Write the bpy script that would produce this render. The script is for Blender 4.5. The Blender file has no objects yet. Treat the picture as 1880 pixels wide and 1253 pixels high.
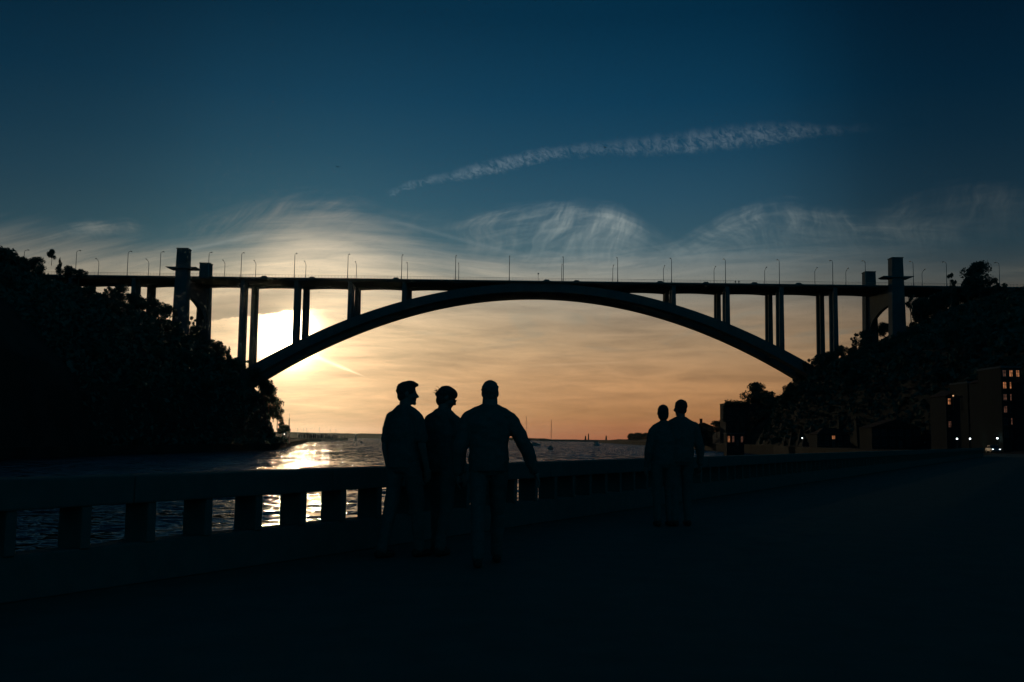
import bpy, bmesh, math, random
from mathutils import Matrix, Vector, noise

sc = bpy.context.scene
COL = sc.collection
R = math.radians
random.seed(7)

# ------------------------------------------------------------------ camera
EYE = 6.0                      # camera height above the river
FPX, CX, CY = 1832.0, 940.0, 626.5
PITCH, ROLL = math.atan(179 / FPX), 0.013
FWD = Vector((0, math.cos(PITCH), math.sin(PITCH)))
_r0 = Vector((1, 0, 0)); _u0 = Vector((0, -math.sin(PITCH), math.cos(PITCH)))
RGT = _r0 * math.cos(ROLL) + _u0 * math.sin(ROLL)
UPV = -_r0 * math.sin(ROLL) + _u0 * math.cos(ROLL)
cam = bpy.data.objects.new('camera', bpy.data.cameras.new('camera'))
COL.objects.link(cam); sc.camera = cam
cam.data.sensor_width = 36.0
cam.data.lens = 36.0 * FPX / 1880.0
cam.data.clip_start = 0.1
cam.data.clip_end = 60000.0
_m = Matrix((RGT, UPV, -FWD)).transposed().to_4x4(); _m.translation = (0, 0, EYE)
cam.matrix_world = _m


def ray(px, py):
    return (FWD * FPX + RGT * (px - CX) - UPV * (py - CY)).normalized()


def at(px, py, Y):
    """point of the place seen at photo pixel (px, py), Y metres ahead"""
    d = ray(px, py)
    return Vector((0, 0, EYE)) + d * (Y / d.y)


def azel(px, py):
    d = ray(px, py)
    return math.degrees(math.atan2(d.x, d.y)), math.degrees(math.asin(d.z))


# ------------------------------------------------------------------ sun, sky, exposure
SUN_D = ray(546, 641)                       # just behind the upper edge of the arch
GLOW_D = ray(528, 618)                      # brightest part of the thin cloud in front of the sun
SUN_AZ, SUN_EL = math.atan2(SUN_D.x, SUN_D.y), math.asin(SUN_D.z)
sun = bpy.data.objects.new('sun', bpy.data.lights.new('sun', 'SUN'))
sun.data.energy = 0.26
sun.data.angle = R(0.6)
sun.data.color = (1.0, 0.72, 0.42)
sun.rotation_euler = (-SUN_D).to_track_quat('-Z', 'Y').to_euler()
COL.objects.link(sun)

sc.view_settings.view_transform = 'Standard'
sc.view_settings.look = 'None'
sc.view_settings.exposure = 0.0
sc.view_settings.gamma = 1.0
sc.view_settings.use_curve_mapping = False

world = bpy.data.worlds.new('World'); sc.world = world
world.use_nodes = True


class G:
    """tiny node-graph writer: every value is a socket or a number"""
    def __init__(s, nt): s.nt = nt

    def sock(s, inp, v):
        if isinstance(v, S): s.nt.links.new(v.o, inp)
        elif isinstance(v, (int, float)):
            inp.default_value = v if inp.type == 'VALUE' else (v, v, v)
        else:
            n = len(inp.default_value)
            inp.default_value = (tuple(v) + (1,))[:n]

    def math(s, op, a, b=0.0, c=0.0, clamp=False):
        n = s.nt.nodes.new('ShaderNodeMath'); n.operation = op; n.use_clamp = clamp
        for i, v in enumerate((a, b, c)): s.sock(n.inputs[i], v)
        return S(s, n.outputs[0])

    def sep(s, v):
        n = s.nt.nodes.new('ShaderNodeSeparateXYZ'); s.sock(n.inputs[0], v)
        return [S(s, o) for o in n.outputs]

    def comb(s, x, y, z=0.0):
        n = s.nt.nodes.new('ShaderNodeCombineXYZ')
        for i, v in enumerate((x, y, z)): s.sock(n.inputs[i], v)
        return S(s, n.outputs[0])

    def vmath(s, op, a, b=None, scale=None):
        n = s.nt.nodes.new('ShaderNodeVectorMath'); n.operation = op
        s.sock(n.inputs[0], a)
        if b is not None: s.sock(n.inputs[1], b)
        if scale is not None: s.sock(n.inputs['Scale'], scale)
        return S(s, n.outputs['Value'] if op in ('DOT_PRODUCT', 'LENGTH') else n.outputs[0])

    def noise(s, vec, scale=1.0, detail=4.0, rough=0.5, dist=0.0, color=False):
        n = s.nt.nodes.new('ShaderNodeTexNoise')
        s.sock(n.inputs['Vector'], vec)
        n.inputs['Scale'].default_value = scale; n.inputs['Detail'].default_value = detail
        n.inputs['Roughness'].default_value = rough; n.inputs['Distortion'].default_value = dist
        return S(s, n.outputs['Color' if color else 0])

    def ramp(s, v, lo, hi, pts):
        """colour ramp over [lo, hi]; pts are (value, rgb)"""
        f = s.maprange(v, lo, hi)
        n = s.nt.nodes.new('ShaderNodeValToRGB'); s.sock(n.inputs[0], f)
        e = n.color_ramp.elements
        while len(e) > 1: e.remove(e[0])
        for i, (p, c) in enumerate(pts):
            q = (p - lo) / (hi - lo)
            el = e[0] if i == 0 else e.new(q)
            el.position = q
            el.color = (tuple(c) + (1,)) if not isinstance(c, (int, float)) else (c, c, c, 1)
        return S(s, n.outputs[0])

    def curve(s, v, lo, hi, ylo, yhi, pts):
        """smooth scalar curve through pts (x, y)"""
        f = s.maprange(v, lo, hi)
        n = s.nt.nodes.new('ShaderNodeFloatCurve'); s.sock(n.inputs['Value'], f)
        cm = n.mapping; c = cm.curves[0]
        P = [((x - lo) / (hi - lo), (y - ylo) / (yhi - ylo)) for x, y in pts]
        c.points[0].location = P[0]; c.points[1].location = P[-1]
        for p in P[1:-1]: c.points.new(*p)
        cm.update()
        return S(s, n.outputs[0]) * (yhi - ylo) + ylo

    def maprange(s, v, lo, hi, a=0.0, b=1.0, smooth=False):
        n = s.nt.nodes.new('ShaderNodeMapRange'); n.clamp = True
        if smooth: n.interpolation_type = 'SMOOTHSTEP'
        for i, w in enumerate((v, lo, hi, a, b)): s.sock(n.inputs[i], w)
        return S(s, n.outputs[0])

    def mix(s, f, a, b):
        n = s.nt.nodes.new('ShaderNodeMix'); n.data_type = 'RGBA'
        s.sock(n.inputs['Factor'], f); s.sock(n.inputs['A'], a); s.sock(n.inputs['B'], b)
        return S(s, n.outputs['Result'])


class S:
    def __init__(s, g, o): s.g = g; s.o = o
    def _b(s, op, a, b):
        ta = isinstance(a, S) and a.o.type in ('VECTOR', 'RGBA') or isinstance(a, tuple)
        tb = isinstance(b, S) and b.o.type in ('VECTOR', 'RGBA') or isinstance(b, tuple)
        if ta or tb:
            return s.g.vmath(op, a, b)
        return s.g.math(op, a, b)
    def __add__(s, k): return s._b('ADD', s, k)
    __radd__ = __add__
    def __mul__(s, k): return s._b('MULTIPLY', s, k)
    __rmul__ = __mul__
    def __sub__(s, k): return s._b('SUBTRACT', s, k)
    def __rsub__(s, k): return s._b('SUBTRACT', k, s)
    def __truediv__(s, k): return s._b('DIVIDE', s, k)
    def __pow__(s, k): return s.g.math('POWER', s, k)


def srgb(r, g, b):
    f = lambda c: c / 12.92 if c <= .04045 else ((c + .055) / 1.055) ** 2.4
    return tuple(f(v / 255) for v in (r, g, b))


def build_sky():
    nt = world.node_tree
    g = G(nt)
    bg = nt.nodes['Background']
    tc = nt.nodes.new('ShaderNodeTexCoord')
    D = S(g, tc.outputs['Generated'])
    x, y, z = g.sep(D)
    AZ = g.math('ARCTAN2', x, y) * (180 / math.pi)
    EL = g.math('ARCSINE', z) * (180 / math.pi)
    TH = g.math('ARCCOSINE', g.math('MINIMUM', g.vmath('DOT_PRODUCT', D, tuple(GLOW_D)), 1.0)) * (180 / math.pi)
    px = lambda q: azel(q, 500)[0]
    ss = lambda v, lo, hi: g.maprange(v, lo, hi, smooth=True)
    ext = lambda v: g.math('EXPONENT', v)

    # physical dusk sky, seen all round
    sky = nt.nodes.new('ShaderNodeTexSky'); sky.sky_type = 'NISHITA'; sky.sun_disc = False
    sky.sun_elevation = SUN_EL; sky.sun_rotation = SUN_AZ
    sky.air_density = 1.0; sky.dust_density = 1.0; sky.ozone_density = 6.0
    nish = S(g, sky.outputs[0])

    # clear air by elevation
    e = lambda v: v
    base = g.ramp(g.math('MAXIMUM', EL, 0.0), 0, 90, [
        (0, (.30, .076, .033)), (1.4, (.355, .155, .054)), (3.3, (.40, .204, .083)),
        (5.2, (.35, .215, .108)), (7, (.24, .175, .110)), (8.6, (.10, .120, .112)), (10.5, (.042, .096, .122)),
        (13.5, (.022, .072, .112)), (16, (.0110, .054, .096)), (19, (.0040, .039, .080)),
        (23.5, (.0010, .0225, .050)), (40, (.0007, .016, .036)), (90, (.0004, .013, .024))])
    azf = g.curve(AZ, -180, 180, 0, 1.2, [(-180, .5), (-60, .46), (-27, .55), (-15, .86), (0, 1.02), (9, .98), (18, .60), (27, .34), (60, .40), (180, .5)])
    azl = g.curve(AZ, -180, 180, 0, 1.2, [(-180, .30), (-60, .34), (-25, .72), (-12, .97), (0, 1.0), (9, .96), (18, .72), (27, .5), (60, .4), (180, .30)])
    low = g.maprange(EL, 6, 13)
    away_c = g.ramp(g.math('MAXIMUM', EL, 0.0), 0, 90, [(0, (.010, .085, .105)), (8, (.006, .075, .100)), (23.5, (.0018, .040, .066)), (40, (.0008, .021, .038)), (90, (.0004, .014, .024))])  # unseen sky behind the viewpoint, brightened as fill for the shaded faces
    base = base * g.mix(low, g.comb(azl, azl, azl), g.comb(azf, azf, azf))

    dsun = g.math('ABSOLUTE', AZ - math.degrees(SUN_AZ))
    back = ss(g.math('MINIMUM', dsun, 360 - dsun), 38, 80)
    base = g.mix(back, base, away_c)

    # high thin cloud: a veil over the lower sky, its upper edge ragged and wavy
    top = g.curve(AZ, -60, 60, 0, 20, [(-60, 10.5), (-27, 10.9), (-20, 10.55), (-16.5, 10.9), (-13.5, 12.2), (-11, 12.8), (-8, 12.4), (-4.5, 11.2),
                                       (-1.5, 10.6), (1, 10.5), (6, 10.8), (12, 11.0), (18, 11.0), (27, 9.8), (60, 10)])
    dome = EL + g.math('POWER', AZ + 9, 2.0) * ss(AZ, 12, -6) * .012
    fib = g.noise(g.comb(AZ * .17, dome * 2.0), 1, 5, .62, .5)
    veil = ss(top - EL + (fib - .5) * 1.6, -.5, g.maprange(AZ, -7, -1, 3.4, 1.7))
    veil = veil * (.58 + .75 * (fib - .2))
    azn = ss(AZ, 28, 3) * ss(AZ, -40, -18)
    away = ss(TH, 60, 15)
    tint = g.ramp(EL, 0, 20, [(0, (.05, .015, .004)), (6, (.055, .045, .030)), (9, (.170, .142, .105)), (12, (.150, .135, .110)), (20, (.1, .11, .11))])
    veil_c = tint * (veil * (.16 + .84 * azn) * (.25 + .75 * away))
    glow = 1.42 * ext(TH * (-1 / 5.5))
    glow_f = .10 * ext(TH * (-1 / 6.0))

    # dark bank of cloud just above the sun with a lit lower rim
    bx0, bx1 = px(330), px(560)
    rim = g.curve(AZ, px(330), px(700), 0, 12, [(px(330), azel(330, 596)[1]), (px(400), azel(400, 589)[1]), (px(470), azel(470, 580)[1]), (px(545), azel(545, 571)[1]), (px(700), azel(700, 566)[1])])
    wob = (g.noise(g.comb(AZ * 2.2, EL * 3), 1, 4, .6) - .5) * .35
    dh = EL - rim + wob
    bank = ss(dh, 0, .1) * ss(dh, 2.0, .9) * ss(AZ, px(350), px(400)) * ss(AZ, px(640), px(470))
    core = 11.0 * ext(g.math('POWER', TH / 1.15, 2.0) * -1) + .5 * ext(g.math('POWER', TH / 2.2, 2.0) * -1)
    corem = ss(dh, .35, -.15) * .75 + .25
    # streaks in the low sky
    st1 = g.noise(g.comb(AZ * .13 + EL * .12, EL * 1.2 - AZ * .05), 1, 5, .56, .9)
    st2 = g.noise(g.comb(AZ * .5 + 7, EL * 3.4 + AZ * .22), 1, 4, .6, .3)
    lowm = ss(EL, 11, 7) * ss(EL, -.2, 1.6)
    streak = 1 + lowm * ((st1 - .5) * 1.0 + (st2 - .5) * .34)
    # grey cloud under the crown of the arch
    gb = ss(g.noise(g.comb(AZ * .22, EL * .75 + 3), 1, 4, .55, 1.2), .48, .70) * ss(EL, 4.2, 6.3) * ss(EL, 9.5, 8)

    col = base * streak
    col = g.mix(gb * .5, col, (.155, .150, .115))
    col = col + veil_c + (glow * veil * (1 - .30 * bank) * streak) * (1.0, .67, .355) + glow_f * (.40, .70, .50) + (core * corem * (1 - .85 * bank)) * (1.0, .80, .50)
    col = g.mix(bank * .55, col, (.30, .225, .145))

    # bright short trail below the sun
    def streakline(p0, p1, w, amp, colr, taper=True):
        (a0, e0), (a1, e1) = azel(*p0), azel(*p1)
        L = math.hypot(a1 - a0, e1 - e0); ux, uy = (a1 - a0) / L, (e1 - e0) / L
        t = ((AZ - a0) * ux + (EL - e0) * uy) / L
        d = (AZ - a0) * -uy + (EL - e0) * ux
        ww = w * (1.15 - t) if taper else w
        m = ext(g.math('POWER', d / g.math('MAXIMUM', ww, .02) if taper else d / w, 2.0) * -1) * ss(t, -.05, .15) * ss(t, 1.02, .6)
        return m * amp * colr
    col = col + streakline((562, 648), (680, 696), .13, .5, (1.0, .82, .55))
    col = col + streakline((330, 462), (505, 424), .10, .05, (1.0, .92, .78), False)
    col = col + streakline((960, 672), (1180, 664), .06, .05, (1.0, .75, .45), False)
    col = col + streakline((700, 400), (1010, 482), .12, .03, (1.0, .9, .75), False)

    # feathery vapour trail, high
    pts = [(690, 360), (704, 356), (777, 333), (857, 316), (927, 299), (1023, 279), (1112, 270), (1217, 263), (1329, 251), (1441, 241), (1515, 237), (1620, 233)]
    ae = [azel(*p) for p in pts]
    cen = g.curve(AZ, ae[0][0] - 1, ae[-1][0] + 1, 12, 20, [(ae[0][0] - 1, ae[0][1] - .3)] + ae + [(ae[-1][0] + 1, ae[-1][1])])
    wid = g.curve(AZ, -10, 24, 0, 1, [(-10, .14), (-7.5, .18), (-4, .27), (-1, .40), (3, .34), (8, .50), (13, .58), (16, .46), (18, .26), (24, .2)])
    amp = g.curve(AZ, -10, 24, 0, 1, [(-10, 0), (-7.6, 0), (-7.0, .50), (-4, .55), (-1.5, .85), (1.5, .75), (5, .42), (8, .50), (11, .62), (15, .60), (17, .30), (19, .10), (21, 0), (24, 0)])
    fl = g.noise(g.comb(AZ * 1.5, EL * 1.5), 1, 3, .5)
    dd = EL - cen + (fl - .5) * .35
    fibre = g.noise(g.comb(AZ * 2.4 + EL * 1.5, EL * 2.2 - AZ * .3), 1, 5, .66, 1.3)
    tuft = g.noise(g.comb(AZ * 1.4, 5.0), 1, 2, .5)
    dn = (dd + (fibre - .5) * .55) / (wid * (.72 + tuft * .6))
    body = ss(dn, 1.25, .1) * ss(dn, -1.5, -.3)
    trail = body * ss(fibre + (tuft - .5) * .55, .30, .80) * amp
    col = col + trail * (.115, .122, .122)

    # cirrus humps with trailing fall streaks, two layers of shared curves
    wrp = g.noise(g.comb(AZ * .16, EL * .30, 1.0), 1, 2, .5) - .5
    def layer(pts, seed, bright):
        """pts: photo x, top edge y, strength, depth of the fall streaks (deg), slant"""
        A = [azel(p[0], p[1]) for p in pts]
        lo, hi = A[0][0], A[-1][0]
        top = g.curve(AZ, lo, hi, 6, 18, A)
        am = g.curve(AZ, lo, hi, 0, 1, [(a[0], p[2]) for a, p in zip(A, pts)])
        dep = g.curve(AZ, lo, hi, 0, 7, [(a[0], p[3] * 1.18) for a, p in zip(A, pts)])
        sl = g.curve(AZ, lo, hi, -3, 3, [(a[0], p[4]) for a, p in zip(A, pts)])
        d = top - EL
        f1 = g.noise(g.comb(AZ * .62 + d * sl + wrp * 4.2, d * .16 + wrp * 2.0, seed), 1, 5, .62, .45)
        f2 = g.noise(g.comb(AZ * .30 + d * sl * .7, d * 2.1 + AZ * .12, seed + 3), 1, 4, .62, .3)
        soft = ss(d + (f2 - .5) * 1.1, -.15, 1.1)
        fall = soft * ss(d / dep + (f1 - .5) * .9, 1.15, .25)
        f3 = g.noise(g.comb(AZ * 1.8 + d * sl * 1.8 + wrp * 4, d * .45 + wrp * 2, seed + 6), 1, 4, .66, .6)
        m = fall * (.72 + .56 * ss(f3, .34, .70)) * (ss(f1, .36, .70) * .70 + .14 + .30 * ss(f2, .4, .72))
        return m * am * bright
    la = layer([(80, 425, 0, .8, -.6), (125, 408, .60, .8, -.6), (175, 402, .88, .9, -.6), (230, 401, .85, .8, -.6), (262, 408, .20, .7, -.6), (285, 412, .10, .7, -.4), (330, 402, .10, 1.2, 0),
                (390, 385, .20, 2.6, .8), (470, 364, .24, 3.6, 1.2), (560, 347, .30, 4.2, 1.2), (650, 354, .26, 4.2, 1.2), (730, 378, .16, 3.0, .9), (800, 389, .20, 1.8, .6),
                (880, 383, .48, 3.2, .5), (960, 373, .70, 3.6, .4), (1050, 365, .88, 3.9, .35), (1110, 367, .95, 3.8, .3), (1160, 384, .60, 3.2, .2), (1205, 408, .30, 2.4, 0), (1260, 432, .12, 2, 0),
                (1500, 440, 0, 2, .2), (1600, 385, .05, 2.4, .2), (1700, 340, .10, 3.2, .2), (1800, 328, .10, 3.4, .2), (1920, 335, .08, 3.2, .2), (2100, 380, 0, 3, .2)], 1.0, 1.3)
    lb = layer([(1150, 485, 0, 1.5, -.5), (1210, 450, .45, 1.8, -.5), (1290, 408, .66, 2.4, -.5), (1370, 372, .72, 2.9, -.5), (1440, 364, .70, 2.9, -.35), (1530, 378, .58, 2.4, -.2), (1630, 386, .42, 2.2, -.1), (1740, 394, .20, 2, 0), (1820, 405, 0, 2, 0)], 9.0, .85)
    humpc = g.mix(ss(TH, 16, 6), (.165, .160, .130), (.22, .150, .090))
    col = col + (la + lb) * humpc

    # cirrus elsewhere, out of the frame, so that the sky goes on
    oth = ss(g.noise(g.comb(AZ * .05, EL * .12), 1, 6, .6, .5), .56, .8) * ss(EL, 8, 16) * ss(g.math('ABSOLUTE', AZ), 32, 50) * ss(EL, 70, 40)
    col = col + oth * (.02, .03, .035)
    col = col + nish * (.0003, .0022, .0028)
    nt.links.new(col.o, bg.inputs['Color'])
    bg.inputs['Strength'].default_value = 1.0


build_sky()
world.cycles.sampling_method = 'MANUAL'
world.cycles.sample_map_resolution = 1024
sc.cycles.use_adaptive_sampling = True
sc.cycles.adaptive_threshold = 0.015
sc.cycles.adaptive_min_samples = 12
sc.cycles.use_denoising = True

# ------------------------------------------------------------------ helpers
def mat(name, col, rough=.8, scale=None, amt=.25, metal=0.0, emit=None, estr=0.0, bump=0.0, spec=.04):
    m = bpy.data.materials.new(name); m.use_nodes = True
    nt = m.node_tree; g = G(nt); p = nt.nodes['Principled BSDF']
    p.inputs['Roughness'].default_value = rough; p.inputs['Metallic'].default_value = metal
    p.inputs['Specular IOR Level'].default_value = spec
    p.inputs['Base Color'].default_value = tuple(col) + (1,)
    if scale:
        tc = nt.nodes.new('ShaderNodeTexCoord')
        n = g.noise(S(g, tc.outputs['Object']), scale, 5, .6)
        f = g.maprange(n, .3, .7)
        c = g.mix(f, tuple(c * (1 - amt) for c in col), tuple(min(1, c * (1 + amt)) for c in col))
        nt.links.new(c.o, p.inputs['Base Color'])
        if bump:
            b = nt.nodes.new('ShaderNodeBump'); b.inputs['Strength'].default_value = bump; b.inputs['Distance'].default_value = .02
            nt.links.new(n.o, b.inputs['Height']); nt.links.new(b.outputs[0], p.inputs['Normal'])
    if emit:
        p.inputs['Emission Color'].default_value = tuple(emit) + (1,)
        p.inputs['Emission Strength'].default_value = estr
    return m


M = dict(
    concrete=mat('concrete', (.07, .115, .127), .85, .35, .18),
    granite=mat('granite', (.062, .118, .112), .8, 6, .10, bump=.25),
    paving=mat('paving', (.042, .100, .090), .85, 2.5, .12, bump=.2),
    asphalt=mat('asphalt', (.06, .06, .065), .9, 3, .3),
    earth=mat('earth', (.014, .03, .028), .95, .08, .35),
    foliage=mat('foliage', (.028, .10, .085), .9, .25, .35, spec=.03),
    foliage2=mat('foliage_olive', (.032, .10, .08), .9, .25, .35, spec=.03),
    bark=mat('bark', (.12, .10, .085), .9, 4, .3),
    steel=mat('painted_steel', (.22, .24, .25), .5, metal=.3),
    darkmetal=mat('dark_metal', (.08, .09, .10), .5, metal=.4),
    lampglass=mat('lamp_glass', (.35, .36, .36), .3),
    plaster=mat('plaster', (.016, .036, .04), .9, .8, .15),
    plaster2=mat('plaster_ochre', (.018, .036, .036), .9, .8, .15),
    tile=mat('roof_tile', (.04, .032, .03), .85, 3, .25),
    frame=mat('window_frame', (.10, .11, .11), .6),
    glass=mat('window_glass', (.03, .035, .04), .08, spec=.5),
    litglass=mat('lit_window_glass', (.3, .2, .12), .4, emit=(1.0, .36, .14), estr=.34),
    dimglass=mat('dim_window_glass', (.2, .15, .12), .4, emit=(1.0, .42, .25), estr=.055),
    bulb=mat('lit_lamp_glass', (.8, .8, .8), .3, emit=(.85, .97, 1.0), estr=6.0),
    warmbulb=mat('lit_warm_lamp', (.8, .6, .4), .3, emit=(1.0, .55, .25), estr=.9),
    headlight=mat('lit_headlight', (.9, .9, .9), .2, emit=(.9, .97, 1.0), estr=5.0),
    carpaint=mat('car_paint', (.12, .14, .17), .35, spec=.5),
    carlight=mat('car_paint_pale', (.35, .36, .37), .35, spec=.5),
    rubber=mat('rubber', (.03, .03, .03), .9),
    hull=mat('boat_hull', (.40, .41, .42), .5, 1.5, .1),
    hulldark=mat('boat_hull_dark', (.06, .09, .13), .5),
    sail=mat('sail_cloth', (.42, .42, .40), .8),
    skin=mat('skin', (.17, .15, .14), .6, 20, .08),
    hairdark=mat('hair_dark', (.05, .06, .06), .6, 60, .3),
    hairgrey=mat('hair_grey', (.10, .12, .12), .6, 60, .3),
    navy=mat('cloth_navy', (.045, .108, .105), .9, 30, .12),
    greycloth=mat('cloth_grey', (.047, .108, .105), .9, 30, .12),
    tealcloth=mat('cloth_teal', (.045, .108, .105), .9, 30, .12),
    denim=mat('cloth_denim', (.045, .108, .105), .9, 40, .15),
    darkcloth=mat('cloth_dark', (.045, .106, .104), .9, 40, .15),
    leather=mat('leather', (.05, .045, .04), .6),
)


def flicker(m, lo, hi):
    # uneven room light behind the panes
    nt = m.node_tree; g = G(nt); tc = nt.nodes.new('ShaderNodeTexCoord')
    n = g.noise(S(g, tc.outputs['Object']), 1.7, 3, .6)
    nt.links.new(g.maprange(n, .36, .64, lo, hi).o, nt.nodes['Principled BSDF'].inputs['Emission Strength'])


flicker(M['litglass'], .05, .48); flicker(M['dimglass'], .0, .11)


def link(o, parent=None):
    COL.objects.link(o)
    if parent: o.parent = parent
    return o


def obj(name, me, m=None, parent=None, loc=None, rot=None, scale=None):
    """me: a bmesh (converted), or a mesh that is shared"""
    if isinstance(me, bmesh.types.BMesh):
        d = bpy.data.meshes.new(name); me.to_mesh(d); me.free(); me = d
    if m is not None and not me.materials: me.materials.append(M[m] if isinstance(m, str) else m)
    o = link(bpy.data.objects.new(name, me), parent)
    if loc is not None: o.location = loc
    if rot is not None: o.rotation_euler = rot
    if scale is not None: o.scale = scale if not isinstance(scale, (int, float)) else (scale,) * 3
    return o


def empty(name, loc, rotz=0.0, scale=1.0):
    o = bpy.data.objects.new(name, None); COL.objects.link(o)
    o.empty_display_size = .2
    o.location = loc; o.rotation_euler = (0, 0, rotz); o.scale = (scale,) * 3
    return o


def tag(o, label=None, cat=None, group=None, kind=None):
    if label: o['label'] = label
    if cat: o['category'] = cat
    if group: o['group'] = group
    if kind: o['kind'] = kind
    return o


def copy_tree(o, parent=None):
    c = o.copy(); COL.objects.link(c); c.parent = parent
    if parent is None:
        for k in ('label', 'group'):
            if k in c: del c[k]
    for ch in list(o.children): copy_tree(ch, c)
    return c


def bm_new(): return bmesh.new()


def box(bm, lo, hi, mx=None):
    v = [bm.verts.new((x, y, z)) for x in (lo[0], hi[0]) for y in (lo[1], hi[1]) for z in (lo[2], hi[2])]
    for f in ((0, 1, 3, 2), (4, 6, 7, 5), (0, 4, 5, 1), (2, 3, 7, 6), (0, 2, 6, 4), (1, 5, 7, 3)):
        bm.faces.new([v[i] for i in f])
    if mx is not None: bmesh.ops.transform(bm, matrix=mx, verts=v)
    return v


def bevel(bm, w, seg=1):
    bmesh.ops.bevel(bm, geom=list(bm.edges), offset=w, segments=seg, affect='EDGES', profile=.6)
    return bm


def tube(bm, pts, rad, n=8, caps=True):
    """swept tube through pts; rad a number or one per point"""
    rings = []
    P = [Vector(p) for p in pts]
    for i, p in enumerate(P):
        t = (P[min(i + 1, len(P) - 1)] - P[max(i - 1, 0)]).normalized()
        a = Vector((0, 0, 1)) if abs(t.z) < .95 else Vector((1, 0, 0))
        u = t.cross(a).normalized(); w = t.cross(u)
        r = rad[i] if isinstance(rad, (list, tuple)) else rad
        rings.append([bm.verts.new(p + (u * math.cos(k * 2 * math.pi / n) + w * math.sin(k * 2 * math.pi / n)) * r) for k in range(n)])
    for a, b in zip(rings, rings[1:]):
        for k in range(n):
            bm.faces.new((a[k], a[(k + 1) % n], b[(k + 1) % n], b[k]))
    if caps:
        bm.faces.new(rings[0][::-1]); bm.faces.new(rings[-1])
    return bm


def prism(bm, poly, y0, y1):
    """polygon in (x, z) pushed through from y0 to y1"""
    a = [bm.verts.new((x, y0, z)) for x, z in poly]; b = [bm.verts.new((x, y1, z)) for x, z in poly]
    n = len(poly)
    bm.faces.new(a); bm.faces.new(b[::-1])
    for i in range(n): bm.faces.new((a[i], b[i], b[(i + 1) % n], a[(i + 1) % n]))
    bmesh.ops.recalc_face_normals(bm, faces=bm.faces)
    return bm


def lathe(bm, prof, n=16, center=(0, 0, 0)):
    c = Vector(center); rings = []
    for r, z in prof:
        rings.append([bm.verts.new(c + Vector((r * math.cos(k * 2 * math.pi / n), r * math.sin(k * 2 * math.pi / n), z))) for k in range(n)])
    for a, b in zip(rings, rings[1:]):
        for k in range(n): bm.faces.new((a[k], a[(k + 1) % n], b[(k + 1) % n], b[k]))
    bm.faces.new(rings[0][::-1]); bm.faces.new(rings[-1])
    return bm


def lerp_tab(tab, x):
    if x <= tab[0][0]: return tab[0][1]
    for (a, va), (b, vb) in zip(tab, tab[1:]):
        if x <= b: return va + (vb - va) * (x - a) / (b - a)
    return tab[-1][1]


# ------------------------------------------------------------------ water
TILT = .27                                 # mean lean of the wave faces that a low viewpoint gets to see


def water_material():
    m = bpy.data.materials.new('river_water'); m.use_nodes = True
    nt = m.node_tree; g = G(nt); p = nt.nodes['Principled BSDF']
    p.inputs['Base Color'].default_value = (.001, .005, .006, 1)
    p.inputs['Roughness'].default_value = .06
    p.inputs['IOR'].default_value = 1.33
    p.inputs['Specular IOR Level'].default_value = .38
    geo = nt.nodes.new('ShaderNodeNewGeometry')
    P = S(g, geo.outputs['Position'])
    x, y, z = g.sep(P)
    n1 = g.noise(g.comb(x * .30, y * .42), 1, 2, .5, .3, True)       # wind waves
    n2 = g.noise(g.comb(x * 1.3 + 3, y * 1.7), 1, 3, .6, .3, True)   # ripples
    n3 = g.noise(g.comb(x * .060, y * .020), 1, 4, .6)               # gusts
    gust = g.maprange(n3, .33, .68, .55, 1.35)
    a, b, _ = g.sep(n1); c, d, _ = g.sep(n2)
    sx = ((a - .5) * 1.3 + (c - .5) * 1.9) * gust
    sy = ((b - .5) * 1.15 + (d - .5) * 1.3) * gust + g.maprange(y, 70, 330, .09, TILT) * (gust * .4 + .6)
    nrm = g.vmath('NORMALIZE', g.comb(sx, sy * -1, 1.0))
    nt.links.new(nrm.o, p.inputs['Normal'])
    return m


bm = bm_new()
for q in ((-9000, -500), (9000, -500), (9000, 14000), (-9000, 14000)): bm.verts.new((q[0], q[1], 0))
bm.faces.new(bm.verts)
tag(obj('river', bm, water_material()), kind='structure')

# ------------------------------------------------------------------ banks and hills
ZP = 4.82                                   # promenade level


def XB(Y): return .544 * Y - 7.26           # river face of the promenade wall, near the camera


XR_T = [(-80, -50.8), (130, 63.5), (300, 92), (450, 118), (600, 124), (1000, 150), (1500, 163), (2000, 176), (2300, 230)]
FLAT_T = [(-80, 40), (240, 30), (320, 22), (425, 2), (480, 2), (560, 14), (2300, 20)]
HILL_R = [(0, 4.4), (5, 19), (8, 26), (15, 35), (27, 41), (42, 46), (54, 52), (72, 62), (88, 66.5), (130, 69), (260, 71)]
SC_R = [(-80, .12), (100, .3), (220, .8), (300, 1), (480, 1), (560, .62), (700, .40), (1000, .18), (1500, .10), (2300, .06)]


def zR(d, Y):
    h = lerp_tab(HILL_R, max(0, d - lerp_tab(FLAT_T, Y)))
    return 4.4 + (h - 4.4) * lerp_tab(SC_R, Y)


XL_T = [(-80, -110), (60, -84), (120, -86), (200, -113), (300, -113), (380, -105), (440, -101), (785, -163), (1200, -240), (2000, -335), (2150, -420)]  # near toe, out of view, drawn riverward to darken the reflections
FLAT_L = [(-80, 4), (300, 3), (440, 2), (500, 5), (600, 20), (785, 24), (1200, 60), (2150, 120)]
HILL_L = [(0, 2.6), (3, 9), (6, 20), (12, 26), (18, 31), (32, 43), (50, 54), (70, 62), (84, 67), (100, 70), (128, 81), (180, 86), (300, 88)]
SC_L = [(-80, 1.4), (200, 1.4), (300, 1), (480, 1), (600, .8), (785, .45), (1000, .12), (2150, .05)]  # unseen near slope heightened so that the water mirrors dark hill, not sky


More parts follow.
